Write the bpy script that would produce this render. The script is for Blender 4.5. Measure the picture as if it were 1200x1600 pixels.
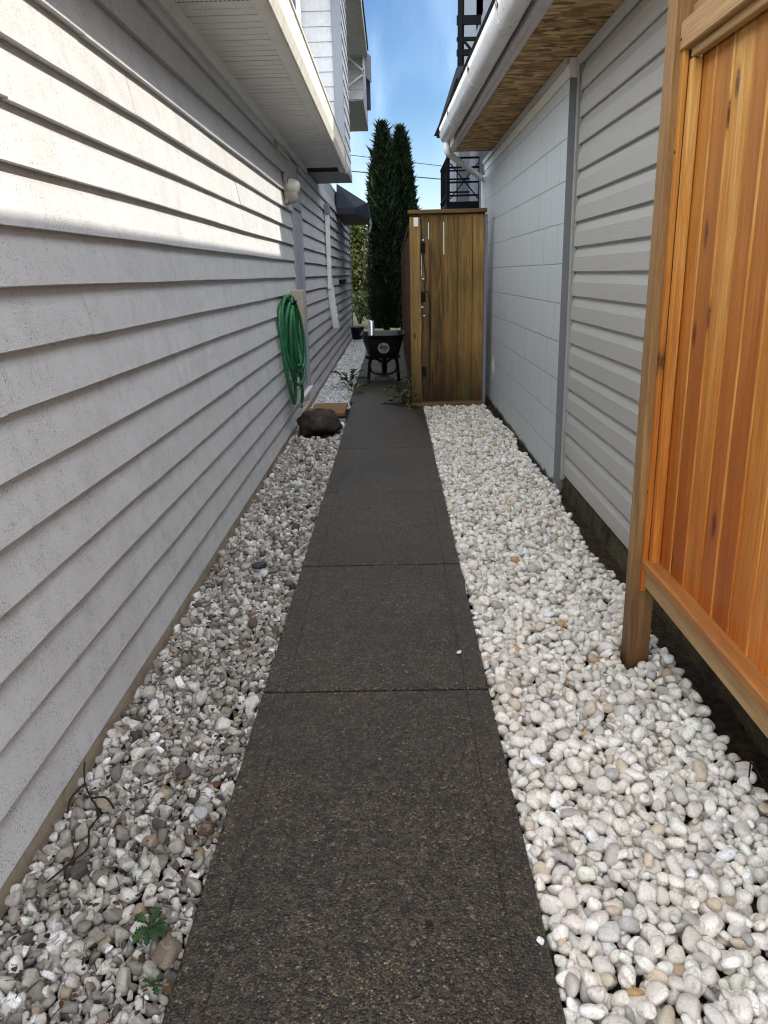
import bpy, math, random
import numpy as np
from mathutils import Vector, Matrix

for o in list(bpy.data.objects):
    bpy.data.objects.remove(o)
random.seed(7)
RNG = np.random.default_rng(11)
SC = bpy.context.scene
COL = SC.collection

# ------------------------------------------------------------------ camera
PITCH, ROLL, YAW, FPX = 0.299937, 0.025793, -0.017952, 1203.3
_f = Vector((math.sin(YAW)*math.cos(PITCH), math.cos(YAW)*math.cos(PITCH), -math.sin(PITCH)))
_r = Vector((math.cos(YAW), -math.sin(YAW), 0))
_d = _f.cross(_r)
_c, _s = math.cos(ROLL), math.sin(ROLL)
_r2 = _c*_r + _s*_d
_d2 = -_s*_r + _c*_d
cam = bpy.data.cameras.new('camera')
cam.sensor_fit = 'VERTICAL'; cam.sensor_height = 24.0; cam.lens = 24.0*FPX/1600.0
cam.clip_start = 0.05; cam.clip_end = 2000
camo = bpy.data.objects.new('camera', cam); COL.objects.link(camo)
M = Matrix((( _r2.x, -_d2.x, -_f.x), (_r2.y, -_d2.y, -_f.y), (_r2.z, -_d2.z, -_f.z))).to_4x4()
M.translation = Vector((0, 0, 1.6))
camo.matrix_world = M
SC.camera = camo

# ------------------------------------------------------------------ world, sun, exposure
SKY_TINT = (0.31, 0.42, 0.51); CIRRUS = (9.0, 10.5, 12.0); FILL_CLOUD = (18.5, 19.2, 20.6)
TO_SUN = Vector((1.0, 0.60, 0.90)).normalized()
SUN_EL = math.asin(TO_SUN.z); SUN_AZ = math.atan2(TO_SUN.x, TO_SUN.y)
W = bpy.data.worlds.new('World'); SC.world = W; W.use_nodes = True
nt = W.node_tree; nt.nodes.clear()
wo = nt.nodes.new('ShaderNodeOutputWorld'); bg = nt.nodes.new('ShaderNodeBackground')
sky = nt.nodes.new('ShaderNodeTexSky'); sky.sky_type = 'NISHITA'; sky.sun_disc = False
sky.sun_elevation = SUN_EL; sky.sun_rotation = SUN_AZ
sky.air_density = 1.0; sky.dust_density = 0.6; sky.ozone_density = 1.6; sky.altitude = 50
bg.inputs['Strength'].default_value = 0.09
def wnode(k, **kw):
    n = nt.nodes.new(k)
    for a, v in kw.items(): setattr(n, a, v)
    return n
def wmath(op, a, b=0.0, clamp=False):
    n = wnode('ShaderNodeMath', operation=op, use_clamp=clamp)
    for i, v in enumerate((a, b)):
        if isinstance(v, (int, float)): n.inputs[i].default_value = v
        else: nt.links.new(v, n.inputs[i])
    return n.outputs[0]
def wstep(v, lo, hi):
    n = wnode('ShaderNodeMapRange', interpolation_type='SMOOTHSTEP'); n.inputs[1].default_value = lo; n.inputs[2].default_value = hi
    nt.links.new(v, n.inputs[0]); return n.outputs[0]
def wmix(f, a, b, mode='MIX'):
    n = wnode('ShaderNodeMix', data_type='RGBA', blend_type=mode)
    for sk, v in ((n.inputs[0], f), (n.inputs[6], a), (n.inputs[7], b)):
        if isinstance(v, (int, float)): sk.default_value = v
        elif isinstance(v, tuple): sk.default_value = (*v, 1)
        else: nt.links.new(v, sk)
    return n.outputs[2]
tc = wnode('ShaderNodeTexCoord'); sp = wnode('ShaderNodeSeparateXYZ'); nt.links.new(tc.outputs['Generated'], sp.inputs[0])
# blue sky with a thin streak of cirrus
blue = wmix(1.0, sky.outputs[0], SKY_TINT, 'MULTIPLY')
mp = wnode('ShaderNodeMapping'); mp.inputs['Scale'].default_value = (7.0, 1.0, 2.2); mp.inputs['Rotation'].default_value = (0.0, 0.75, 0.0); mp.inputs['Location'].default_value = (0.35, 0, 0)
nt.links.new(tc.outputs['Generated'], mp.inputs[0])
no = wnode('ShaderNodeTexNoise'); no.inputs['Scale'].default_value = 1.6; no.inputs['Detail'].default_value = 7; no.inputs['Distortion'].default_value = 0.4
nt.links.new(mp.outputs[0], no.inputs['Vector'])
cir = wmath('MULTIPLY', wstep(no.outputs['Fac'], 0.42, 0.85), 0.30)
blue = wmix(cir, blue, CIRRUS)
# broken cloud added overhead and behind the camera as fill light, clear ahead
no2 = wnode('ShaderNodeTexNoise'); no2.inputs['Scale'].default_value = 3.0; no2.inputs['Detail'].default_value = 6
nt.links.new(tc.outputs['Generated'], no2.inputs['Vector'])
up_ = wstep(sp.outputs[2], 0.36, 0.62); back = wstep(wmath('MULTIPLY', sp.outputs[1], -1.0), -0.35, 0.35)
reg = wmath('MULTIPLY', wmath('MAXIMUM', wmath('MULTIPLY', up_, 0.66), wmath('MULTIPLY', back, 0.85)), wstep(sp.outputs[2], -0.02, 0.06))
hz = wmath('SUBTRACT', 1.0, wstep(sp.outputs[2], 0.02, 0.20))
blue = wmix(wmath('MULTIPLY', hz, 0.25), blue, (7.8, 8.3, 8.8))
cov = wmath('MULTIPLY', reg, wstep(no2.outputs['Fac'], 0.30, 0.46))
nt.links.new(wmix(cov, blue, FILL_CLOUD), bg.inputs['Color'])
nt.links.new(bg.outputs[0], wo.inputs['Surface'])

sl = bpy.data.lights.new('sun', 'SUN'); sl.energy = 2.15; sl.angle = math.radians(0.5); sl.color = (1.0, 0.93, 0.82)
so = bpy.data.objects.new('sun', sl); COL.objects.link(so)
so.rotation_euler = TO_SUN.to_track_quat('Z', 'Y').to_euler(); so.location = (20, 12, 18)

SC.view_settings.view_transform = 'Standard'; SC.view_settings.look = 'None'
SC.view_settings.exposure = 1.55; SC.view_settings.gamma = 1.0
SC.render.engine = 'CYCLES'
try:
    SC.cycles.use_denoising = True
    SC.cycles.denoiser = 'OPENIMAGEDENOISE'
    SC.cycles.denoising_input_passes = 'RGB_ALBEDO_NORMAL'
    SC.cycles.denoising_prefilter = 'ACCURATE'
    SC.cycles.use_adaptive_sampling = False; SC.cycles.filter_width = 1.15
    W.cycles.sampling_method = 'MANUAL'; W.cycles.sample_map_resolution = 1024
    SC.cycles.max_bounces = 8; SC.cycles.diffuse_bounces = 4
except Exception:
    pass

# ------------------------------------------------------------------ material helpers
class MatB:
    def __init__(s, name, rough=0.7, spec=0.4):
        s.m = bpy.data.materials.new(name); s.m.use_nodes = True
        s.t = s.m.node_tree; s.b = s.t.nodes['Principled BSDF']
        s.b.inputs['Roughness'].default_value = rough
        s.b.inputs['Specular IOR Level'].default_value = spec
        s._oc = None
    def n(s, k, **kw):
        n = s.t.nodes.new(k)
        for a, v in kw.items(): setattr(n, a, v)
        return n
    def l(s, a, b): s.t.links.new(a, b)
    def oc(s):
        if s._oc is None: s._oc = s.n('ShaderNodeTexCoord').outputs['Object']
        return s._oc
    def map(s, scale=(1,1,1), loc=(0,0,0), src=None):
        m = s.n('ShaderNodeMapping'); m.inputs['Scale'].default_value = scale; m.inputs['Location'].default_value = loc
        s.l(src or s.oc(), m.inputs['Vector']); return m.outputs[0]
    def noise(s, scale, detail=4, vec=None, dist=0.0, rough=0.55):
        n = s.n('ShaderNodeTexNoise'); n.inputs['Scale'].default_value = scale; n.inputs['Detail'].default_value = detail
        n.inputs['Distortion'].default_value = dist; n.inputs['Roughness'].default_value = rough
        s.l(vec or s.oc(), n.inputs['Vector']); return n.outputs['Fac']
    def voro(s, scale, vec=None, feature='F1', out='Distance', rnd=1.0):
        n = s.n('ShaderNodeTexVoronoi', feature=feature); n.inputs['Scale'].default_value = scale
        n.inputs['Randomness'].default_value = rnd
        s.l(vec or s.oc(), n.inputs['Vector']); return n.outputs[out]
    def ramp(s, fac, stops, interp='LINEAR'):
        r = s.n('ShaderNodeValToRGB'); r.color_ramp.interpolation = interp
        e = r.color_ramp.elements
        while len(e) < len(stops): e.new(0.5)
        for i, (p, c) in enumerate(stops):
            e[i].position = p
            e[i].color = (c, c, c, 1) if isinstance(c, (int, float)) else (*c, 1)
        s.l(fac, r.inputs[0]); return r.outputs[0]
    def mix(s, fac, a, b, mode='MIX'):
        m = s.n('ShaderNodeMix', data_type='RGBA', blend_type=mode)
        for sock, v in ((m.inputs[0], fac), (m.inputs[6], a), (m.inputs[7], b)):
            if isinstance(v, (int, float)): sock.default_value = v
            elif isinstance(v, tuple): sock.default_value = (*v, 1)
            else: s.l(v, sock)
        return m.outputs[2]
    def math(s, op, a, b=0.0, c=0.0, clamp=False):
        m = s.n('ShaderNodeMath', operation=op, use_clamp=clamp)
        for i, v in enumerate((a, b, c)):
            if isinstance(v, (int, float)): m.inputs[i].default_value = v
            else: s.l(v, m.inputs[i])
        return m.outputs[0]
    def sep(s, vec=None):
        x = s.n('ShaderNodeSeparateXYZ'); s.l(vec or s.oc(), x.inputs[0]); return x.outputs
    def attr(s, name, out='Color'):
        a = s.n('ShaderNodeAttribute', attribute_name=name); return a.outputs[out]
    def bump(s, h, strength=0.3, dist=0.01, prev=None):
        b = s.n('ShaderNodeBump'); b.inputs['Strength'].default_value = strength; b.inputs['Distance'].default_value = dist
        s.l(h, b.inputs['Height'])
        if prev: s.l(prev, b.inputs['Normal'])
        return b.outputs[0]
    def fin(s, col=None, nrm=None, rough=None, metal=None):
        if col is not None:
            if isinstance(col, tuple): s.b.inputs['Base Color'].default_value = (*col, 1)
            else: s.l(col, s.b.inputs['Base Color'])
        if nrm is not None: s.l(nrm, s.b.inputs['Normal'])
        if rough is not None:
            if isinstance(rough, (int, float)): s.b.inputs['Roughness'].default_value = rough
            else: s.l(rough, s.b.inputs['Roughness'])
        if metal is not None: s.b.inputs['Metallic'].default_value = metal
        return s.m

def paint(name, base, dirt=(0.2,0.18,0.15), amt=0.35, rough=0.55, scale=6, bump=0.15, streak=True):
    m = MatB(name, rough)
    n1 = m.noise(scale, 6)
    n2 = m.noise(3, 5, m.map((9, 9, 0.8))) if streak else m.noise(scale*0.3, 4)
    f = m.math('MULTIPLY', m.ramp(n1, [(0.45, 0), (0.75, 1)]), m.ramp(n2, [(0.4, 0.2), (0.7, 1)]))
    f = m.math('MULTIPLY', f, amt)
    c = m.mix(f, base, dirt)
    fine = m.noise(160, 3)
    c = m.mix(m.math('MULTIPLY', m.ramp(fine, [(0.5, 0), (0.8, 1)]), 0.25), c, tuple(x*0.6 for x in base))
    return m.fin(c, m.bump(m.noise(220, 3), bump, 0.004))

def wood(name, cols, axis='Z', gscale=1.0, knot=True, knotcol=(0.085,0.034,0.013), rough=0.55, spec=0.35, moss=None, var=0.5, stain=None, thin=None):
    m = MatB(name, rough, spec)
    rnd = m.attr('rnd', 'Fac')
    off = m.n('ShaderNodeCombineXYZ')
    for i, k in enumerate((37.0, 53.0, 11.0)): m.l(m.math('MULTIPLY', rnd, k), off.inputs[i])
    add = m.n('ShaderNodeVectorMath', operation='ADD'); m.l(m.oc(), add.inputs[0]); m.l(off.outputs[0], add.inputs[1])
    v = add.outputs[0]
    a, g = 9*gscale, 0.55*gscale
    sc = {'X': (g, a, a), 'Y': (a, g, a), 'Z': (a, a, g)}[axis]
    sc2 = {'X': (3, 130, 130), 'Y': (130, 3, 130), 'Z': (130, 130, 3)}[axis]
    n1 = m.noise(1.6, 5, m.map(sc, src=v), dist=1.3)
    n2 = m.noise(1.0, 4, m.map(sc2, src=v), dist=0.6, rough=0.7)
    n3 = m.noise(1.1, 3, m.map(tuple(x*4 for x in sc), src=v), dist=2.0)
    f = m.math('ADD', m.math('MULTIPLY', n1, 0.62), m.math('MULTIPLY', n3, 0.38))
    f = m.math('ADD', f, m.math('MULTIPLY', m.math('SUBTRACT', rnd, 0.5), var), clamp=True)
    k = len(cols)
    c = m.ramp(f, [(0.24+0.52*i/(k-1), cols[i]) for i in range(k)])
    n4 = m.noise(1.0, 4, m.map(tuple(x*0.42 for x in sc2), src=v), dist=1.0, rough=0.65)
    c = m.mix(m.math('MULTIPLY', m.ramp(n2, [(0.40, 1), (0.56, 0)]), 0.38), c, tuple(x*0.42 for x in cols[k//2]))
    c = m.mix(m.math('MULTIPLY', m.ramp(n4, [(0.54, 0), (0.68, 1)]), 0.30), c, tuple(x*0.5 for x in cols[0]))
    if knot:
        ks = {'X': (1.5, 4.2, 4.2), 'Y': (4.2, 1.5, 4.2), 'Z': (4.2, 4.2, 1.5)}[axis]
        if thin is not None: ks = tuple(0.35 if i == thin else q for i, q in enumerate(ks))
        if thin is None:
            km = m.map(ks, src=v); kd = m.voro(1.0, km); kc = m.voro(1.0, km, out='Color')
        else:
            q = m.sep(v); cb = m.n('ShaderNodeCombineXYZ')
            m.l(m.math('MULTIPLY', q[1 if thin == 0 else 0], 4.6), cb.inputs[0]); m.l(m.math('MULTIPLY', q[2], 1.7), cb.inputs[1])
            kd = m.voro(1.0, cb.outputs[0]); kc = m.voro(1.0, cb.outputs[0], out='Color')
            for o_ in (kd, kc): o_.node.voronoi_dimensions = '2D'
        ksep = m.n('ShaderNodeSeparateColor'); m.l(kc, ksep.inputs[0]); sel = m.ramp(ksep.outputs[0], [(0.30, 0), (0.32, 1)])
        kd2 = m.math('ADD', kd, m.math('MULTIPLY', m.math('SUBTRACT', m.noise(30, 2, v), 0.5), 0.05))
        ring = m.math('MULTIPLY', m.ramp(kd2, [(0.03, 1), (0.042, 0.6), (0.055, 0.9), (0.075, 0.3), (0.13, 0)]), sel)
        c = m.mix(ring, c, knotcol)
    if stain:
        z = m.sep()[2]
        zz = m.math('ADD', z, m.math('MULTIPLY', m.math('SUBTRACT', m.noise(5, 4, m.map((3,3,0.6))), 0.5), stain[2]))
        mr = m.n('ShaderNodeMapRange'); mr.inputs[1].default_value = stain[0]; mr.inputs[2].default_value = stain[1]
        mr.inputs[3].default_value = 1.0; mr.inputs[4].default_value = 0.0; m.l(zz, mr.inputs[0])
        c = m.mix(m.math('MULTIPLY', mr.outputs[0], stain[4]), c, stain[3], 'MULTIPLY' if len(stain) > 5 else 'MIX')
    if moss:
        mm = m.math('MULTIPLY', m.ramp(m.noise(2.2, 6, m.map((3,3,0.8))), [(0.48, 0), (0.68, 1)]), 0.6)
        c = m.mix(mm, c, moss)
    h = m.math('ADD', n2, m.math('MULTIPLY', n3, 0.6))
    return m.fin(c, m.bump(h, 0.35, 0.004))

# ------------------------------------------------------------------ mesh helper
class MB:
    def __init__(s): s.v = []; s.f = []; s.r = []; s.sm = []
    def add(s, vs, fs, rnd=None, smooth=False):
        b = len(s.v); rnd = random.random() if rnd is None else rnd
        s.v += [tuple(map(float, p)) for p in vs]; s.r += [rnd]*len(vs)
        for f in fs: s.f.append(tuple(i+b for i in f)); s.sm.append(smooth)
        return s
    def box(s, x0, x1, y0, y1, z0, z1, c=0.0, rnd=None, mat=None):
        x0, x1 = min(x0, x1), max(x0, x1); y0, y1 = min(y0, y1), max(y0, y1); z0, z1 = min(z0, z1), max(z0, z1)
        c = min(c, (x1-x0)*0.4, (y1-y0)*0.4, (z1-z0)*0.4)
        if c <= 0:
            vs = [(x, y, z) for x in (x0, x1) for y in (y0, y1) for z in (z0, z1)]
            fs = [(0,1,3,2), (4,6,7,5), (0,4,5,1), (2,3,7,6), (0,2,6,4), (1,5,7,3)]
        else:
            vs = []; idx = {}
            lim = ((x0, x1), (y0, y1), (z0, z1))
            for i in (0, 1):
                for j in (0, 1):
                    for k in (0, 1):
                        for ax in range(3):
                            p = []
                            for a, q in enumerate((i, j, k)):
                                val = lim[a][q]
                                if a != ax: val += c if q == 0 else -c
                                p.append(val)
                            idx[(i, j, k, ax)] = len(vs); vs.append(tuple(p))
            fs = []
            for ax in range(3):
                o1, o2 = [a for a in range(3) if a != ax]
                for q in (0, 1):
                    def key(p1, p2):
                        t = [0, 0, 0]; t[ax] = q; t[o1] = p1; t[o2] = p2; return idx[(*t, ax)]
                    fs.append((key(0,0), key(1,0), key(1,1), key(0,1)))
                for p1 in (0, 1):
                    for p2 in (0, 1):
                        def kk(q, a2):
                            t = [0, 0, 0]; t[ax] = q; t[o1] = p1; t[o2] = p2; return idx[(*t, a2)]
                        fs.append((kk(0, o1), kk(1, o1), kk(1, o2), kk(0, o2)))
            for i in (0, 1):
                for j in (0, 1):
                    for k in (0, 1): fs.append((idx[(i,j,k,0)], idx[(i,j,k,1)], idx[(i,j,k,2)]))
        if mat is not None: vs = [tuple(mat @ Vector(p)) for p in vs]
        return s.add(vs, fs, rnd)
    def beam(s, a, b, w, h, c=0.0, rnd=None, up=(0,0,1)):
        a = Vector(a); b = Vector(b); d = b-a; L = d.length; d.normalize()
        u = Vector(up)
        if abs(d.dot(u)) > 0.95: u = Vector((0, 1, 0))
        sx = d.cross(u).normalized(); sz = sx.cross(d).normalized()
        m = Matrix((sx, d, sz)).transposed().to_4x4(); m.translation = a
        return s.box(-w/2, w/2, 0, L, -h/2, h/2, c, rnd, m)
    def prism(s, prof, y0, y1, axis='Y', shear=0.0, yref=0.0, rnd=None, closed=True, smooth=False, ys=None):
        ys = ys or [y0, y1]; n = len(prof); vs = []
        for y in ys:
            for (x, z) in prof:
                if axis == 'Y': vs.append((x+shear*(y-yref), y, z))
                else: vs.append((y, x, z))
        fs = []
        for k in range(len(ys)-1):
            for i in range(n if closed else n-1):
                j = (i+1) % n
                fs.append((k*n+i, k*n+j, (k+1)*n+j, (k+1)*n+i))
        s.add(vs, fs, rnd, smooth)
        if closed:
            b = len(s.v)-len(vs)
            s.f.append(tuple(b+i for i in range(n))); s.sm.append(False)
            s.f.append(tuple(b+(len(ys)-1)*n+i for i in reversed(range(n)))); s.sm.append(False)
        return s
    def tube(s, pts, r, n=8, rnd=None, caps=True, closed=False):
        pts = [Vector(p) for p in pts]; N = len(pts); vs = []
        rr = r if isinstance(r, (list, tuple)) else [r]*N
        t0 = (pts[1]-pts[0]).normalized()
        u = Vector((0,0,1)) if abs(t0.z) < 0.9 else Vector((1,0,0))
        u = (u - t0*u.dot(t0)).normalized()
        for i, p in enumerate(pts):
            if closed: t = (pts[(i+1) % N]-pts[i-1]).normalized()
            else: t = (pts[min(i+1, N-1)]-pts[max(i-1, 0)]).normalized()
            u = (u - t*u.dot(t)).normalized(); w = t.cross(u)
            for k in range(n):
                a = 2*math.pi*k/n; vs.append(p + (u*math.cos(a)+w*math.sin(a))*rr[i])
        fs = []
        for i in range(N if closed else N-1):
            i2 = (i+1) % N
            for k in range(n):
                k2 = (k+1) % n; fs.append((i*n+k, i*n+k2, i2*n+k2, i2*n+k))
        s.add(vs, fs, rnd, True)
        if caps and not closed:
            b = len(s.v)-len(vs)
            s.f.append(tuple(b+k for k in reversed(range(n)))); s.sm.append(False)
            s.f.append(tuple(b+(N-1)*n+k for k in range(n))); s.sm.append(False)
        return s
    def lathe(s, prof, origin, axis=(0,0,1), n=24, rnd=None):
        ax = Vector(axis).normalized(); u = ax.orthogonal().normalized(); w = ax.cross(u); o = Vector(origin); vs = []
        for (r, h) in prof:
            for k in range(n):
                a = 2*math.pi*k/n; vs.append(o+ax*h+(u*math.cos(a)+w*math.sin(a))*r)
        fs = []
        for i in range(len(prof)-1):
            for k in range(n): fs.append((i*n+k, i*n+(k+1) % n, (i+1)*n+(k+1) % n, (i+1)*n+k))
        return s.add(vs, fs, rnd, True)
    def build(s, name, mat, parent=None):
        me = bpy.data.meshes.new(name)
        off = Vector((0,0,0)); p = parent
        while p is not None: off += p.location; p = p.parent
        me.from_pydata([(x-off.x, y-off.y, z-off.z) for x, y, z in s.v], [], s.f)
        a = me.attributes.new('rnd', 'FLOAT', 'POINT'); a.data.foreach_set('value', np.array(s.r, np.float32))
        me.polygons.foreach_set('use_smooth', np.array(s.sm, bool))
        import bmesh
        bm = bmesh.new(); bm.from_mesh(me); bmesh.ops.recalc_face_normals(bm, faces=bm.faces); bm.to_mesh(me); bm.free()
        me.materials.append(mat)
        o = bpy.data.objects.new(name, me); COL.objects.link(o)
        if parent: o.parent = parent
        return o

def np_mesh(name, V, F, mat, col=None, smooth=True, parent=None):
    """V (n,3), F (m,k) arrays -> one mesh object."""
    me = bpy.data.meshes.new(name); n, m, k = len(V), len(F), F.shape[1]
    off = Vector((0,0,0)); p = parent
    while p is not None: off += p.location; p = p.parent
    V = V - np.array(off)
    me.vertices.add(n); me.vertices.foreach_set('co', V.astype(np.float32).ravel())
    me.loops.add(m*k); me.loops.foreach_set('vertex_index', F.astype(np.int32).ravel())
    me.polygons.add(m); me.polygons.foreach_set('loop_start', np.arange(0, m*k, k, dtype=np.int32))
    me.polygons.foreach_set('loop_total', np.full(m, k, np.int32))
    me.polygons.foreach_set('use_smooth', np.full(m, smooth, bool))
    me.update(calc_edges=True)
    if col is not None:
        a = me.attributes.new('col', 'FLOAT_COLOR', 'POINT')
        a.data.foreach_set('color', np.concatenate([col, np.ones((n, 1))], 1).astype(np.float32).ravel())
    me.materials.append(mat)
    o = bpy.data.objects.new(name, me); COL.objects.link(o)
    if parent: o.parent = parent
    return o

def tag(o, label=None, cat=None, group=None, kind=None):
    if label: o['label'] = label
    if cat: o['category'] = cat
    if group: o['group'] = group
    if kind: o['kind'] = kind
    return o
def thing(name, loc, label, cat, group=None):
    o = bpy.data.objects.new(name, None); o.empty_display_size = 0.2; COL.objects.link(o); o.location = loc
    return tag(o, label, cat, group)

# ------------------------------------------------------------------ materials
def m_siding():
    m = MatB('weathered_white_siding', 0.62, 0.3)
    base = (0.515, 0.515, 0.515)
    n1 = m.noise(2.3, 6); n2 = m.noise(3.0, 5, m.map((6, 2.2, 0.7))); n4 = m.noise(14, 5)
    c = m.mix(m.math('MULTIPLY', m.ramp(n1, [(0.42, 0), (0.72, 1)]), 0.35), base, (0.42, 0.41, 0.395))
    c = m.mix(m.math('MULTIPLY', m.ramp(n2, [(0.48, 0), (0.75, 1)]), 0.36), c, (0.36, 0.35, 0.34))
    # mildew specks in blotches
    sp = m.math('MULTIPLY', m.ramp(m.noise(170, 3), [(0.53, 0), (0.62, 1)]), m.ramp(n4, [(0.40, 0.12), (0.62, 1)]))
    c = m.mix(m.math('MULTIPLY', sp, 0.7), c, (0.14, 0.135, 0.13))
    # vertical hairline cracks and scuffs
    cr = m.voro(1.0, m.map((4, 3.1, 1.6), src=m.oc()), 'DISTANCE_TO_EDGE')
    vv = m.noise(6.0, 3, m.map((1, 1, 0.35)))
    cv = m.noise(1.0, 6, m.map((1, 16, 2.3), (0, 3.3, 0)), dist=0.6)
    cm = m.math('MULTIPLY', m.ramp(cv, [(0.492, 0), (0.5, 1), (0.508, 0)]), m.ramp(m.noise(1.1, 2, m.map((1, 1, 3.0), (4, 1, 2))), [(0.57, 0), (0.64, 1)]))
    cm2 = m.math('MULTIPLY', cm, m.ramp(vv, [(0.4, 0), (0.6, 1)]))
    c = m.mix(m.math('MULTIPLY', cm2, 0.75), c, (0.16, 0.14, 0.12))
    grain = m.noise(1.0, 4, m.map((60, 7, 60)), dist=0.5)
    h = m.math('ADD', m.math('MULTIPLY', m.noise(260, 3), 0.8), m.math('MULTIPLY', grain, 0.8))
    h = m.math('SUBTRACT', h, m.math('MULTIPLY', cm2, 0.8))
    return m.fin(c, m.bump(h, 0.42, 0.004))
SIDING = m_siding()
TRIMGREY = paint('grey_door_paint', (0.32, 0.335, 0.37), (0.08, 0.08, 0.09), 0.3, 0.5)
SLATEBLUE = paint('slate_trim_paint', (0.20, 0.215, 0.24), (0.1, 0.1, 0.1), 0.3, 0.55)
WHITEPAINT = paint('white_trim_paint', (0.72, 0.72, 0.70), (0.35, 0.31, 0.25), 0.5, 0.45)
DIRTYWHITE = paint('dirty_gutter_white', (0.62, 0.585, 0.51), (0.25, 0.19, 0.11), 0.85, 0.55, scale=11)
CONCRETE = paint('tan_foundation_concrete', (0.44, 0.36, 0.265), (0.12, 0.09, 0.06), 0.8, 0.85, scale=14, bump=0.5)
BLACKSTEEL = MatB('black_painted_steel', 0.7, 0.15).fin((0.006, 0.006, 0.007))
BLACKPLASTIC = MatB('black_plastic', 0.4, 0.4).fin((0.010, 0.011, 0.014))
RUBBER = MatB('black_rubber', 0.75, 0.3).fin((0.015, 0.015, 0.015))
GALV = MatB('galvanised_metal', 0.32, 0.5); GALV = GALV.fin((0.62, 0.64, 0.68), metal=0.9)
SHINGLE = paint('dark_roof_shingle', (0.055, 0.055, 0.06), (0.02, 0.02, 0.02), 0.5, 0.9, scale=30, bump=0.6)
DARKBLUE = paint('dark_blue_metal', (0.022, 0.027, 0.040), (0.01, 0.01, 0.012), 0.3, 0.75)
GLASSDARK = MatB('dark_window_glass', 0.06, 0.5).fin((0.02, 0.025, 0.03))
NEIGHBOR = paint('blue_grey_stucco', (0.215, 0.235, 0.265), (0.12, 0.12, 0.13), 0.4, 0.85)
def m_soffit():
    m = MatB('perforated_soffit_metal', 0.5, 0.4)
    x, y, z = m.sep()
    # rows of short pressed slits
    fx = m.math('FRACT', m.math('MULTIPLY', x, 42.0)); fy = m.math('FRACT', m.math('MULTIPLY', y, 70.0))
    row = m.math('FRACT', m.math('MULTIPLY', m.math('FLOOR', m.math('MULTIPLY', y, 70.0)), 0.5))
    fx = m.math('FRACT', m.math('ADD', m.math('MULTIPLY', x, 42.0), row))
    a = m.math('MULTIPLY', m.math('LESS_THAN', fx, 0.55), m.math('LESS_THAN', fy, 0.32))
    c = m.mix(m.math('MULTIPLY', m.ramp(m.noise(5, 5), [(0.4, 0), (0.75, 1)]), 0.45), (0.74, 0.73, 0.69), (0.50, 0.47, 0.42))
    c = m.mix(m.math('MULTIPLY', a, 0.72), c, (0.09, 0.085, 0.08))
    return m.fin(c)
SOFFIT = m_soffit()
SOFFITPLAIN = paint('plain_soffit_metal', (0.68, 0.665, 0.62), (0.3, 0.27, 0.22), 0.4, 0.5)
def m_vinyl():
    m = MatB('grey_vinyl_siding', 0.40, 0.45)
    c = m.mix(m.math('MULTIPLY', m.noise(3, 5), 0.35), (0.425, 0.415, 0.385), (0.37, 0.36, 0.335))
    c = m.mix(m.math('MULTIPLY', m.ramp(m.noise(420, 2), [(0.66, 0), (0.72, 1)]), 0.5), c, (0.62, 0.61, 0.58))
    g = m.noise(1.0, 4, m.map((90, 9, 90)), dist=1.0)
    return m.fin(c, m.bump(g, 0.5, 0.004))
VINYL = m_vinyl()
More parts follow.
